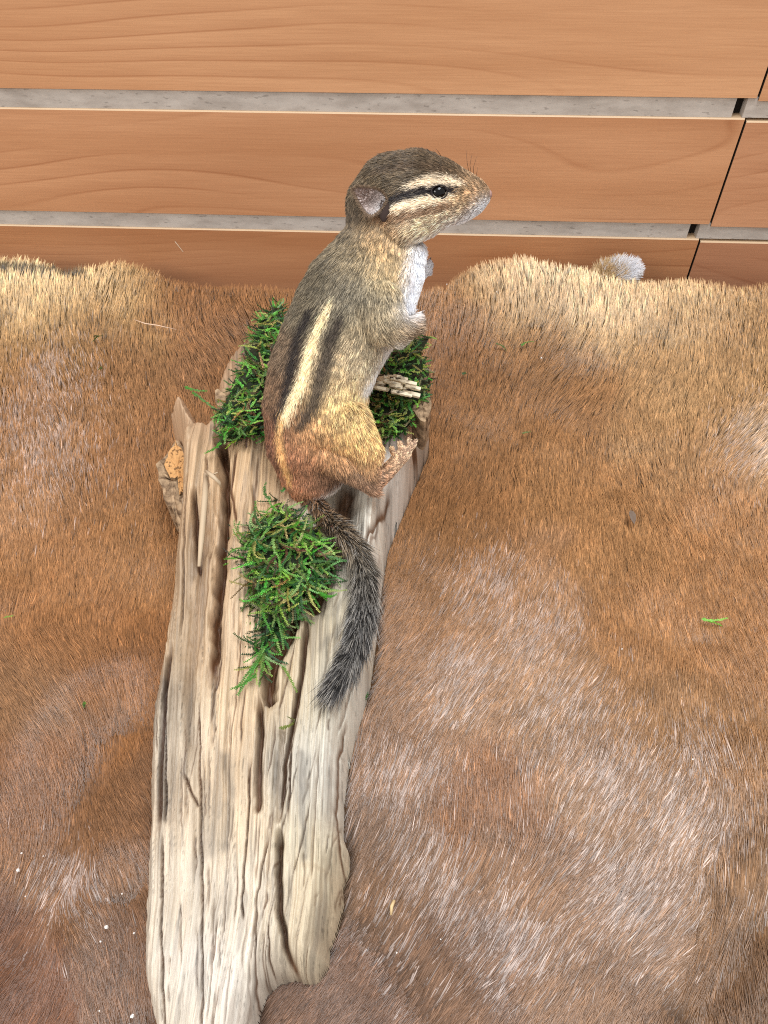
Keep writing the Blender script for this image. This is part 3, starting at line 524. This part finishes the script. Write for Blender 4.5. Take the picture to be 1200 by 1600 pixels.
def bodycol(p, nrm):
    a, b_, c = body_uv(p); col = lum(rbf(BCl, a, b_, 20), .94, .92); grz = np.full(len(p), .55)
    def blend(m, rgb, g=None):
        nonlocal col, grz
        col = col*(1-m[:, None])+lin(rgb)*m[:, None]
        if g is not None: grz = grz*(1-m)+g*m
    w = 2.2*(vnoise(a/3, b_/3)-.5)
    def stripe(pl, wd, rgb, am=1, g=.2):
        d, t = segdist(a, b_, pl, True); wdd = wd*(0.45+.55*np.sin(np.clip(t, 0, 1)*math.pi)**.5); blend(np.exp(-((d+w)/wdd)**4)*am, rgb, g)
    body = b_ > 440; hd = (a > 560) & (b_ < 400)
    # head stripes
    stripe([(585, 335), (625, 338), (665, 330), (705, 322)], 7, (118, 82, 54), .8)
    stripe([(600, 322), (640, 316), (672, 314), (705, 306)], 9, (244, 226, 200), 1, .1)
    stripe([(598, 318), (625, 308), (655, 303), (685, 299), (712, 298)], 9, (44, 38, 40), 1, .1)
    stripe([(640, 292), (670, 286), (700, 284), (722, 290)], 7.5, (238, 220, 194), 1, .1)
    stripe([(590, 268), (640, 262), (690, 268), (725, 280)], 6, (78, 58, 42), .5)
    # body stripes
    stripe([(498, 468), (482, 500), (470, 540), (458, 595), (440, 645)], 9, (40, 33, 32), .95, .2)
    stripe([(540, 478), (525, 520), (512, 560), (498, 605), (474, 640)], 13, (60, 50, 44), .9, .35)
    stripe([(526, 458), (506, 500), (492, 540), (480, 580), (464, 612), (446, 644)], 8.5, (246, 226, 186), 1, .12)
    stripe([(450, 625), (444, 660), (450, 700), (458, 735)], 6.5, (230, 184, 124), .85, .2)
    # white underside: ventral contour of the median plane
    ven = [(760, 322), (735, 345), (705, 362), (668, 388), (672, 410), (664, 450), (648, 478)]
    d = segdist(a, b_, ven); near = np.exp(-(np.abs(c)/46)**4)
    blend(np.exp(-(d/14)**2)*np.clip(near+.15, 0, 1), (238, 240, 246), .05)
    d = segdist(a, b_, [(660, 395), (655, 430), (642, 470)]); blend(np.exp(-(d/19)**2), (236, 240, 250), .05)
    d = segdist(a, b_, [(612, 535), (598, 570), (578, 596)]); blend(np.exp(-(d/11)**2), (226, 226, 226), .1)
    d = segdist(a, b_, [(550, 742), (520, 758), (500, 768)]); blend(np.exp(-(d/8)**2)*(b_ > 738), (236, 226, 218), .1)
    # tail
    dt = np.min(np.linalg.norm(p[:, None, :]-np.array(tp)[None, 2:, :], axis=2), axis=1) if len(p) < 4000 else None
    return col, grz
def tailmask(p):
    out = np.zeros(len(p)); par = np.zeros(len(p)); best = np.full(len(p), 9.)
    T = np.array(tp)
    for i in range(1, len(T)-1):
        a_, b2 = T[i], T[i+1]; d = b2-a_; t = np.clip((p-a_)@d/(d@d), 0, 1); q = np.linalg.norm(p-a_-t[:, None]*d, axis=1); m = q < best
        best = np.where(m, q, best); par = np.where(m, (i+t)/(len(T)-1), par)
    return best < .0070, par, best
def tailcol(par):
    T = np.array([(0, 150, 108, 78), (.2, 132, 110, 86), (.42, 112, 104, 92), (.6, 106, 104, 102), (.8, 84, 82, 80), (1, 64, 62, 62)], float)
    return lin(np.stack([np.interp(par, T[:, 0], T[:, i]) for i in (1, 2, 3)], 1))
colv, _ = bodycol(bv, bn); tm, par, _ = tailmask(bv); lowt = bv[:, 2] < .075; tm = tm & (proj(bv)[1] > 775)
colv = np.where(tm[:, None], tailcol(par), colv)
chip = empty('chipmunk', tuple(FT)); chip.location = (float(FT[0]), float(FT[1]), float(FT[2]))
tag(chip, 'mounted striped chipmunk sitting upright on the driftwood, facing right', 'chipmunk')
furm = mat('chipmunk_skin', rough=.8, spec=.2, attr='col')
a = bmsh.color_attributes.new('col', 'FLOAT_COLOR', 'POINT'); cc4 = np.ones((nv, 4)); cc4[:, :3] = colv*.6; a.data.foreach_set('color', cc4.ravel())
bmsh.materials.clear(); bmsh.materials.append(furm); bmsh.polygons.foreach_set('use_smooth', [True]*len(bmsh.polygons))
bmsh.name = 'body'; bmsh.polygons.foreach_set('material_index', [0]*len(bmsh.polygons))
bmsh.vertices.foreach_set('co', (bv-FT).ravel()); bmsh.update(); link('body', bmsh, chip)
# tris for hair scattering and for finding the surface
bmsh.calc_loop_triangles(); tri = np.zeros(len(bmsh.loop_triangles)*3, int); bmsh.loop_triangles.foreach_get('vertices', tri); tri = tri.reshape(-1, 3)
bvh = BVHTree.FromPolygons(bv.tolist(), tri.tolist())
def hit(px, py):
    r = ray(px, py); r = r/np.linalg.norm(r); l, n, i, d = bvh.ray_cast(Vector(CP), Vector(r)); return (np.array(l), np.array(n)) if l else (None, None)
A_, B_, C_ = bv[tri[:, 0]], bv[tri[:, 1]], bv[tri[:, 2]]; ar = np.linalg.norm(np.cross(B_-A_, C_-A_), axis=1); 
NH = 300000
ti = rng.choice(len(tri), NH, p=ar/ar.sum()); r1 = np.sqrt(rng.random(NH)); r2 = rng.random(NH)
w0, w1, w2 = 1-r1, r1*(1-r2), r1*r2
hp = A_[ti]*w0[:, None]+B_[ti]*w1[:, None]+C_[ti]*w2[:, None]
hn = bn[tri[ti, 0]]*w0[:, None]+bn[tri[ti, 1]]*w1[:, None]+bn[tri[ti, 2]]*w2[:, None]; hn /= np.linalg.norm(hn, axis=1)[:, None]
flow = np.zeros_like(hp)
for s in range(0, NH, 20000):
    d = np.linalg.norm(hp[s:s+20000, None, :]-PCc[None], axis=2)-PRr[None]*.9
    w = np.exp(-(d-d.min(1, keepdims=True))/.0035); flow[s:s+20000] = (w[..., None]*PFf[None]).sum(1)/w.sum(1)[:, None]
flow += .14*rng.standard_normal(flow.shape)+ .25*(np.stack([vnoise(hp[:, 0]*260, hp[:, 2]*260), vnoise(hp[:, 0]*260+50, hp[:, 2]*260), vnoise(hp[:, 1]*260+90, hp[:, 2]*260)], 1)-.5)
flow -= hn*(flow*hn).sum(1)[:, None]; flow /= np.linalg.norm(flow, axis=1)[:, None]+1e-9
flow += .05*rng.standard_normal(flow.shape)
ha, hb, hcc = body_uv(hp); hcol, grz = bodycol(hp+flow*(rng.normal(0, .0010, NH))[:, None]+rng.normal(0, .00045, hp.shape), hn); tm, par, tdist = tailmask(hp); tm = tm & (proj(hp)[1] > 772)
hl = np.full(NH, .0044); 
hl = np.where((hb < 400) & (ha > 690), .0017, hl); hl = np.where((hb < 400) & (ha <= 690), .0032, hl); hl = np.where((ha > 745) & (hb < 340), .0008, hl)
hl = np.where((ha > 585) & (hb > 695), .0016, hl); hl = np.where((ha > 645) & (hb > 400), .0012, hl); hl = np.where((ha > 600) & (ha < 646) & (hb > 665), .0012, hl)
liftb = np.full(NH, .38); hl = np.where(tm, (.0034+.0042*sm(.05, .6, par))*(1-.15*par), hl); liftb = np.where(tm, .75, liftb)
hcol = np.where(tm[:, None], tailcol(par), hcol); grz = np.where(tm, .9, grz)
cell = np.floor(np.stack([hp@X0/.0007, hp@SD/.0013, hp@ND/.0007], 1)+.8*(rng.random((NH, 3))-.5)).astype(np.int64)
_, inv = np.unique(cell@np.array([1, 73856093, 19349663]), return_inverse=True); ng = inv.max()+1; cnt_ = np.bincount(inv, minlength=ng)
cmean = np.stack([np.bincount(inv, hp[:, i], ng)/cnt_ for i in range(3)], 1)[inv]
g = .72*rng.random(ng)[inv]+.28*rng.random(NH); dark = g < .40; lite = g > .66
mul = np.where(dark, 1-.82*grz, np.where(lite, 1+1.35*grz, 1.0))*(.85+.3*rng.random(NH)); hcol = hcol*mul[:, None]
endw = tm & (rng.random(NH) < .10+.15*par); hcol[endw] = lin((168, 162, 154)); endk = tm & (rng.random(NH) < .25); hcol[endk] = lin((30, 27, 26)); hl = np.where(tm & (rng.random(NH) < .12), hl*1.5, hl)
# tuft clumping
hl = hl*(.65+.7*rng.random(NH)); K = 5; hpts = np.zeros((NH, K, 3))
for k in range(K):
    s = k/(K-1); hpts[:, k] = hp+flow*(hl*s)[:, None]*.95+hn*(hl*liftb*(s-.35*s*s))[:, None]+(cmean-hp)*(.55*s)
hr = np.array([.00008, .00010, .00009, .00006, .00002])[None]*(.8+.5*rng.random(NH))[:, None]*np.where(hl < .0012, .6, 1)[:, None]*np.where(tm, .75, 1)[:, None]
# keep the eye and the ear clear
EYE, EN = hit(686, 300); 
ok = (np.linalg.norm(hp-EYE, axis=1) > .0030)
TIPn = C(766, 303); ok &= np.linalg.norm(hp-TIPn, axis=1) > .0022
hair('fur', hpts[ok], hr[ok], np.clip(hcol[ok], .004, .9), hairmat('chipmunk_fur', .42, .5, 1.35, .6), chip)
# eye
def ball(name, c, r_, m, parent, seg=24, scale=(1, 1, 1), rot=None):
    bm = bmesh.new(); bmesh.ops.create_uvsphere(bm, u_segments=seg, v_segments=seg//2, radius=r_); bmesh.ops.scale(bm, vec=scale, verts=bm.verts)
    me = bpy.data.meshes.new(name); bm.to_mesh(me); bm.free(); me.materials.append(m); me.polygons.foreach_set('use_smooth', [True]*len(me.polygons))
    o = link(name, me, parent); o.location = Vector(c)-parent_loc(parent)
    if rot is not None: o.rotation_euler = rot
    return o
eyem = mat('glass_eye', L4((8, 6, 6)), .08, .35)
rx = Matrix((tuple(X0), tuple(SD), tuple(ND))).transposed().to_euler()
ball('eye', EYE-EN*.0011, .0028, eyem, chip, scale=(1.15, .92, .8), rot=rx)
mir = EYE-2*((EYE-FT)@ND)*ND; ENm = EN-2*(EN@ND)*ND
ball('eye', mir-ENm*.0012, .0031, eyem, chip, scale=(1.15, .92, .8), rot=rx)
lid = mat('eyelid_skin', L4((40, 32, 30)), .6)
b = MB(); ring = []
for k in range(21):
    th = 2*math.pi*k/20; q = EYE+EN*.0001+X0*.0031*math.cos(th)*(1.12)+SD*.0026*math.sin(th); q = q-EN*((q-EYE)@EN)*1.0+EN*.0004; ring.append(q)
b.tube(ring, .00032, 6); b.build('eyelid', lid, chip)
ball('nose', C(763, 304), .0020, mat('nose_skin', L4((168, 134, 124)), .6), chip, scale=(.8, 1.0, 1.3), rot=rx)
nl = mat('nostril', L4((60, 35, 35)), .7); hq, hnn = hit(763, 309)
# ears: cupped pinnae with a furred rim
def ear(outline, depth, c0, sgn, mats_):
    o = np.array(outline, float); cen = o.mean(0); v = []; f = []; m_ = len(o)
    for layer, (th, rr) in enumerate(((0.0, 1.0), (0.0, .72), (0.0, .4), (0.0, 0.02), (1, .02), (1, .6), (1, 1.0))):
        for p in o:
            q = cen+(p-cen)*rr; bowl = -depth*(1-rr**2); zc_ = c0+bowl+(-.9 if th else 0)*3
            v.append(C(q[0], q[1], sgn*zc_*PX))
    for l in range(6):
        for i in range(m_): j = (i+1) % m_; f.append((l*m_+i, l*m_+j, (l+1)*m_+j, (l+1)*m_+i))
    for i in range(m_): j = (i+1) % m_; f.append((6*m_+i, 6*m_+j, j, i))
    mi = [0]*(3*m_)+[1]*(4*m_); return v, f, mi
innr = mat('ear_skin', L4((206, 190, 184)), .6); outr = mat('ear_back', L4((96, 76, 60)), .8)
def c_at(px, py): q, n = hit(px, py); return ((q-FT)@ND)/PX
ce = c_at(582, 322)
EO = [(554, 299), (562, 295), (574, 296), (588, 299), (598, 305), (602, 313), (598, 322), (592, 330), (584, 336), (576, 336), (567, 325), (559, 311)]
v, f, mi = ear(EO, 4, ce+9, 1, None)
eo0 = eo = mesh('ear', v, f, [innr, outr], chip, mi=mi); eo.modifiers.new('s', 'SUBSURF').levels = 1; eo.modifiers['s'].render_levels = 2
v, f, mi = ear([(580, 262), (584, 250), (596, 240), (612, 238), (622, 246), (622, 262), (610, 272), (592, 272)], 5, 26, -1, None)
eo = mesh('ear', v, f, [outr, outr], chip, mi=mi); eo.modifiers.new('s', 'SUBSURF').levels = 1; eo.modifiers['s'].render_levels = 2
dkf = mat('ear_hollow', L4((58, 44, 40)), .9); ball('ear_canal', C(600, 330, (ce+7)*PX), .0030, dkf, chip, scale=(.75, 1.5, .4), rot=rx)
eh = []; ehc = []
for k in range(2600):
    i = rng.integers(len(EO)); j = (i+1) % len(EO); t = rng.random(); rim = rng.random() < .45; rr = 1.0 if rim else rng.random()**.5*.95
    q = np.array(EO[i])*(1-t)+np.array(EO[j])*t; cn = np.mean(EO, 0); q = cn+(q-cn)*rr; z = ce+9-4*(1-rr*rr)+.5
    a_ = C(q[0], q[1], z*PX); d = C(q[0]-3+(q[0]-cn[0])*.25, q[1]+1+(q[1]-cn[1])*.25, (z+2)*PX)-a_; d /= np.linalg.norm(d)+1e-9; d += .3*rng.standard_normal(3)
    l_ = .0011 if rim else .0008; eh.append([a_, a_+d*l_*.5, a_+d*l_]); wl = min(1, max(0, (q[0]-570)/28+(q[1]-318)/40)); ehc.append(lin((150, 126, 104) if rim else tuple(np.array((150, 124, 112))*(1-wl)+np.array((240, 234, 232))*wl))*rng.uniform(.4, 1.15))  # whiter to the right: pale inner fur plus glare painted into the hairs
hair('ear_fur', np.array(eh), np.broadcast_to(np.array([.00008, .00006, .00002]), (2600, 3)).copy(), np.array(ehc), hairmat('ear_hair', .5, .3, 1.1, .7), eo0)
clawm = mat('claw_horn', L4((70, 56, 48)), .4)
for c, d in claws:
    d = d/np.linalg.norm(d); b = MB(); b.tube([c, c+d*.0010, c+d*.0019-np.array([0, 0, .0004])], [.00045, .0003, .00006], 6); b.build('claw', clawm, chip)
wm = mat('whisker_hair', L4((40, 32, 28)), .4)
for (a0, a1, a2, cc_) in (((733, 275), (729, 255), (727, 236), 6), ((737, 277), (734, 258), (737, 240), 0), ((741, 280), (740, 262), (745, 244), -6), ((745, 284), (744, 272), (745, 262), 4), ((690, 245), (685, 238), (680, 232), 0), ((735, 318), (712, 330), (690, 350), 24), ((738, 322), (722, 336), (708, 352), 24), ((742, 322), (732, 338), (724, 350), 20)):
    b = MB(); b.tube([C(*a0, cc_*PX), C(*a1, (cc_+2)*PX), C(*a2, (cc_+6)*PX)], [.00011, .00009, .00003], 5); b.build('whisker', wm, chip)

# ------------------------------------------------------------------ moss
mossm = mat('moss_leaf', rough=.5, spec=.4, attr='col'); mossd = mat('moss_mat', L4((30, 38, 18)), .9)
bq = mossm.node_tree.nodes['Principled BSDF']; bq.inputs['Subsurface Weight'].default_value = 0.0
def sprig(b, p0, dirv, length, rr, lw=.00042, ll=.0011, hue=None, droop=0.6):
    n = max(5, int(length/.00075)); p = np.array(p0, float); d = np.array(dirv, float); d /= np.linalg.norm(d); pts = [p.copy()]
    bend = np.array([rr.gauss(0, 1), rr.gauss(0, 1), rr.gauss(0, .5)])*.10
    base = hue if hue is not None else rr.choice([(74, 120, 42), (92, 142, 54), (56, 100, 38), (132, 164, 74), (40, 78, 36), (142, 156, 84)])
    c = lin([q*rr.uniform(.8, 1.2) for q in base])
    for i in range(n):
        d = d+bend+np.array([rr.gauss(0, .06), rr.gauss(0, .06), rr.gauss(0, .05)-.03*droop]); d /= np.linalg.norm(d); p = p+d*length/n; pts.append(p.copy())
    b.tube(pts, np.linspace(.00028, .00012, len(pts)), 3, 0, c*.8)
    for i in range(1, len(pts)):
        t = pts[i]-pts[i-1]; t /= np.linalg.norm(t)+1e-9; s = np.cross(t, [0, 0, 1.0]); s /= np.linalg.norm(s)+1e-9; up = np.cross(s, t); sc = (1-.45*i/len(pts))
        for sg in (-1, 1):
            a_ = rr.uniform(-.5, .5); o_ = s*sg*math.cos(a_)+up*math.sin(a_); e_ = t*.75+o_; e_ /= np.linalg.norm(e_); w_ = np.cross(e_, up*1.0+s*.2); w_ /= np.linalg.norm(w_)+1e-9
            q = pts[i]; L_ = ll*sc*rr.uniform(.7, 1.2); cc_ = c*rr.uniform(.7, 1.35)
            b.add([q, q+e_*L_*.45+w_*lw*sc, q+e_*L_+up*L_*.15, q+e_*L_*.45-w_*lw*sc], [(0, 1, 2), (0, 2, 3)], 0, cc_)
def mosspatch(name, poly, z0, bulk, n, label, seed, dirfn, lens=(.007, .016), sc=1.0, extra=()):
    r = random.Random(seed); b = MB(); ply = [tuple(q) for q in poly]; A = np.array(ply, float); cen = A.mean(0); cnt = 0
    zf = z0 if callable(z0) else (lambda x, y: z0)
    # dark matted core
    ring = []; m_ = len(ply)
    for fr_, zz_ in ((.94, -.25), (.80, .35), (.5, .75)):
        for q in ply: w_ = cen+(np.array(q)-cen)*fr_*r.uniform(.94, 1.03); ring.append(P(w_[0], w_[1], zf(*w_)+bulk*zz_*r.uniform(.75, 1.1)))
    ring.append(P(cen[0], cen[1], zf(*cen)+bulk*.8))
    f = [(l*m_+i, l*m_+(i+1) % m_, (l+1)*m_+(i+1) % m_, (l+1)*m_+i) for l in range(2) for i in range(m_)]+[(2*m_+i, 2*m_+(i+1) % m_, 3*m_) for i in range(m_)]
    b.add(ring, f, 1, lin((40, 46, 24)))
    while cnt < n:
        x = r.uniform(A[:, 0].min(), A[:, 0].max()); y = r.uniform(A[:, 1].min(), A[:, 1].max())
        if not inpoly(np.array(x), np.array(y), ply): continue
        dd_ = float(segdist(np.array(x), np.array(y), ply+[ply[0]])); inner = min(1, dd_/16); lay = r.random()
        p = P(x, y, zf(x, y)+bulk*inner*(.3+.75*lay)); dx, dy = dirfn(x, y, r)
        hue = None
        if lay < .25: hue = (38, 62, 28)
        elif r.random() < .16: hue = r.choice([(110, 96, 52), (84, 66, 40), (150, 158, 84), (60, 52, 30)])
        sprig(b, p, (dx, dy, r.uniform(-.15, .55)), r.uniform(*lens)*sc*(0.6+.4*inner), r, hue=hue); cnt += 1
    for x, y, z, dx, dy, ln in extra:
        sprig(b, P(x, y, z), (dx, dy, 0), ln, r, hue=(74, 116, 44), lw=.0005, ll=.0014)
    o = b.build(name, [mossm, mossd], smooth=False, colors=True, origin=tuple(P(cen[0], cen[1], zf(*cen)))); tag(o, label, 'moss', 'moss clumps on the driftwood'); return o
def rdir(x, y, r): a_ = r.uniform(0, 6.283); return math.cos(a_), math.sin(a_)
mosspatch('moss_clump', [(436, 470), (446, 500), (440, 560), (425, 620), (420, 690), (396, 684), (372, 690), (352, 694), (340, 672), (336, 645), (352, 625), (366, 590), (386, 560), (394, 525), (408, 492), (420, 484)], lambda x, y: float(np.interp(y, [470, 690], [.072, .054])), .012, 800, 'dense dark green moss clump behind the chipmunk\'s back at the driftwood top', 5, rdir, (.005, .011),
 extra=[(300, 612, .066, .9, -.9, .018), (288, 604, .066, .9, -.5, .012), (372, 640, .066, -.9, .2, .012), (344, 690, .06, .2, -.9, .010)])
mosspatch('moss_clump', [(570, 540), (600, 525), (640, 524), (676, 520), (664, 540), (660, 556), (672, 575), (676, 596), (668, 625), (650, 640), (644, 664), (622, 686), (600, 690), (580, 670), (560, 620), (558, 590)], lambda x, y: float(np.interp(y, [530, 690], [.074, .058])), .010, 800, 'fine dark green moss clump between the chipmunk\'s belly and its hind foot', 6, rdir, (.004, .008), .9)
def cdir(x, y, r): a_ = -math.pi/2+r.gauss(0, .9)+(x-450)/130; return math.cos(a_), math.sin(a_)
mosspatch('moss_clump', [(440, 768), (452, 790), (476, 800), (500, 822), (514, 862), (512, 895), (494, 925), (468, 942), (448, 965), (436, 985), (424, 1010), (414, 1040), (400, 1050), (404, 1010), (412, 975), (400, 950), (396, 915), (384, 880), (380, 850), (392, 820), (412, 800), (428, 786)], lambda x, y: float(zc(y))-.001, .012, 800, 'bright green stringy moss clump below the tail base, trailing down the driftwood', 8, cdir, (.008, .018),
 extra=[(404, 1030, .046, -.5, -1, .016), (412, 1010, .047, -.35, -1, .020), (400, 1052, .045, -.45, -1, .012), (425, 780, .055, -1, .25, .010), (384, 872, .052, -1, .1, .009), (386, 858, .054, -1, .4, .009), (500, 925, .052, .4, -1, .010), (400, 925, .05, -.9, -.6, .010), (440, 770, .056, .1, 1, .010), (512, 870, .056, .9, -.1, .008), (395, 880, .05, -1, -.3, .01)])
# ------------------------------------------------------------------ loose bits
def loose(px, py, dx, dy, ln, label, seed, hue=(70, 120, 40), on_log=False, group='loose moss sprigs', n=1):
    r = random.Random(seed); b = MB(); q = P(px, py, float(zc(py))+.004) if on_log else P(px, py, .012)
    if not on_log: q[2] = float(hz(q[0], q[1]))+.0052
    for _ in range(n): sprig(b, q+np.array([r.uniform(-.001, .001), r.uniform(-.001, .001), 0]), (dx+r.uniform(-.5, .5)*(n > 1), dy+r.uniform(-.5, .5)*(n > 1), .05), ln, r, hue=hue, droop=.0)
    o = b.build('moss_sprig', [mossm], smooth=False, colors=True, origin=tuple(q)); tag(o, label, 'moss sprig', group)
loose(776, 541, 1, -.15, .014, 'curved green moss sprig on the hide, below the right-hand cream edge', 1)
loose(812, 546, .5, 1.0, .009, 'upright green moss thread beside the curved sprig on the hide', 2)
loose(150, 524, .4, -1, .006, 'dark green moss crumb on the hide near the upper left cream edge', 3, (40, 80, 30), n=3)
loose(158, 566, .2, -1, .004, 'tiny dark moss crumb just below the larger crumb at upper left', 4, (44, 84, 32), n=2)
loose(722, 580, 1, .2, .003, 'tiny dark moss crumb on the hide right of the bark fragment', 5, (40, 80, 30), n=2)
loose(1096, 966, 1, .0, .012, 'yellow green moss sprig lying flat on the hide at far right', 6, (120, 160, 60), n=2)
loose(572, 1072, .2, -1, .004, 'small moss crumb on the hide touching the driftwood beside the tail tip', 7, (50, 90, 34), n=2)
loose(126, 1090, .5, -.5, .002, 'tiny moss crumb on the hide left of the driftwood middle', 8, (70, 110, 40), n=2)
loose(818, 660, 1, .1, .005, 'thin dull green moss thread on the hide halfway down right', 9, (92, 110, 60))
loose(440, 1040, .5, -.7, .013, 'curled green moss sprig in the central groove of the driftwood', 10, (100, 140, 50), True)
loose(436, 1138, 1, .05, .016, 'thin brown green moss twig lying across the driftwood groove', 11, (96, 100, 50), True)
loose(0, 958, .5, .2, .004, 'moss crumb at the left border of the photo on the hide', 12, (110, 140, 50))
white = mat('white_crumb', L4((235, 230, 225)), .5)
r = random.Random(2)
spk = [(158, 1442, 3.2), (13, 1348, 3), (20, 1322, 1.8), (182, 1388, 1.5), (150, 1466, 1.6), (200, 1450, 1.6), (196, 1582, 3), (192, 1597, 2.5), (698, 446, 2), (692, 454, 1.4), (845, 564, 2.6), (772, 488, 1.4), (52, 1324, 1.2), (22, 1388, 1.2), (690, 1461, 1.2), (1078, 1192, 1.6), (620, 1480, 1.4), (148, 1576, 1.2), (970, 1018, 1.4)]
LB = ['large white crumb on the fur left of the driftwood foot, level with its right lobe', 'bright white crumb near the left photo border, two thirds down', 'small white crumb just above the bright one near the left border', 'faint white crumb nearest the driftwood left edge, above the large crumb', 'small white crumb just below the large crumb beside the driftwood', 'small white crumb between the large crumb and the driftwood', 'large white crumb at the bottom photo border beside the driftwood', 'white crumb lowest of all, cut by the bottom photo border', 'white crumb on the hide just right of the chipmunk chest', 'minute white crumb under the one right of the chipmunk chest', 'oblong white crumb on the hide below the curved moss sprig', 'tiny crumb on the hide between the cream edge and the curved sprig', 'minute pale crumb right of the bright crumbs at far left', 'minute pale crumb below the bright crumb at far left', 'minute pale crumb under the straw piece to its right', 'pale crumb on the streaked fur far right, below the yellow green sprig', 'minute pale crumb directly below the straw piece', 'minute pale crumb left of the crumb at the bottom border', 'minute pale crumb left of and below the yellow green sprig']
for i, (x, y, s_) in enumerate(spk):
    q = P(x, y, .010); q[2] = hz(q[0], q[1])+.0055
    bm = bmesh.new(); bmesh.ops.create_icosphere(bm, subdivisions=2, radius=s_*.00022)
    for v_ in bm.verts: v_.co *= r.uniform(.7, 1.25)
    me = bpy.data.meshes.new('white_crumb'); bm.to_mesh(me); bm.free(); me.materials.append(white); o = link('white_crumb', me); o.location = q
    tag(o, LB[i], 'crumb', 'white crumbs scattered on the hide')
def strand(name, pts, rr_, m, label, cat):
    b = MB(); w_ = []
    for x, y, dz in pts: q = P(x, y, .012); q[2] = hz(q[0], q[1])+.006+dz; w_.append(q)
    b.tube(w_, rr_, 6); o = b.build(name, m, origin=tuple(w_[0])); tag(o, label, cat)
hairm = mat('pale_strand', L4((226, 196, 170)), .5)
strand('pale_bristle', [(212, 508, 0), (230, 516, .001), (250, 521, .001), (278, 525, 0)], [.0002, .00035, .0003, .00012], hairm, 'long pale bristle lying across the fur left of the dark moss', 'bristle')
strand('straw_piece', [(616, 1398, 0), (612, 1408, .001), (611, 1420, 0)], [.0006, .0007, .0005], mat('straw', L4((214, 186, 140)), .6), 'short curved straw piece on the hide right of the driftwood foot', 'straw')
# dry leaf fragment
q = P(990, 800, .012); q[2] = hz(q[0], q[1])+.006
lf_ = np.array([(0, .0046, 0), (.0012, .003, .0012), (.0019, 0, .0016), (.0012, -.003, .0012), (.0003, -.0052, .0002), (-.0012, -.0022, .0008), (-.0014, .0006, .0010), (-.0008, .003, .0006), (.0002, 0, .0002)])
o = mesh('leaf_fragment', np.concatenate([lf_+q, lf_+q-np.array([0, 0, .0003])]), [(i, (i+1) % 8, 8) for i in range(8)]+[(9+(i+1) % 8, 9+i, 17) for i in range(8)]+[(i, 9+i, 9+(i+1) % 8, (i+1) % 8) for i in range(8)], mat('dry_leaf', L4((120, 104, 92)), .7), smooth=False, origin=tuple(q))
tag(o, 'small dry grey leaf fragment on the hide right of centre', 'leaf')
# white furry tuft with a curled quill at the back rim
tq_ = P(956, 430, .027); tuft = empty('fur_tuft', tuple(tq_)); tag(tuft, 'white furry tuft with a curled white tag poking over the far hide edge', 'fur tuft')
bm = bmesh.new(); bmesh.ops.create_icosphere(bm, subdivisions=3, radius=1)
me = bpy.data.meshes.new('tuft_core'); M = np.array([v_.co[:] for v_ in bm.verts])*np.array([.0125, .009, .0075]); F_ = [tuple(v_.index for v_ in f_.verts) for f_ in bm.faces]; bm.free()
M[:, 2] += .3*M[:, 0]-.003+.0012*np.sin(M[:, 0]*700); M = M+np.array(tq_); mesh('tuft_core', M, F_, mat('tuft_skin', L4((214, 196, 170)), .9), tuft)
n_ = 6000; dirs = rng.standard_normal((n_, 3)); dirs /= np.linalg.norm(dirs, axis=1)[:, None]; rp_ = dirs*np.array([.0125, .009, .0075]); rp_[:, 2] += .3*rp_[:, 0]-.003+.0012*np.sin(rp_[:, 0]*700); rp_ = rp_+tq_; tip = dirs*.5+np.array([.55, 0, .55]); tip = tip+.3*rng.standard_normal(tip.shape); tip /= np.linalg.norm(tip, axis=1)[:, None]
tl = .0075*(.7+.6*rng.random(n_)); tpnt = np.stack([rp_+tip*(tl*s)[:, None] for s in np.linspace(0, 1, 4)], 1)
tcl = np.where((dirs[:, 0]+.35*rng.standard_normal(n_) > -.1)[:, None], lin((246, 246, 250)), lin((224, 196, 152)))*(.8+.25*rng.random(n_))[:, None]; tcl = np.where(((dirs[:, 2] < -.05) & (rng.random(n_) < .45))[:, None], lin((90, 70, 54)), tcl)
hair('tuft_fur', tpnt, np.broadcast_to(np.array([.00022, .00022, .00015, .00004]), (n_, 4)).copy(), tcl, hairmat('tuft_hair', .5, .3, 1.0, .8), tuft)
b = MB(); b.tube([P(985, 436, .025), P(983, 420, .029), P(981, 408, .031), P(985, 406, .031), P(987, 412, .030)], [.0009, .0008, .0006, .0006, .0007], 8); b.build('curled_tag', white, tuft)
# dark haired fold of the hide at the far left is part of the hide's own fur; scuffs on the wall
b = MB(); sc_ = onwall(280, 383)
me = bpy.data.meshes.new('scuff'); me.from_pydata([(sc_[0]-.002, -.0022, sc_[1]+.004), (sc_[0]-.0012, -.0022, sc_[1]+.0042), (sc_[0]+.0028, -.0022, sc_[1]-.004), (sc_[0]+.0022, -.0022, sc_[1]-.004)], [], [(0, 1, 2, 3)]); me.materials.append(mat('scuff_paint', L4((225, 195, 165)), .6)); link('scuff_mark', me, wall)
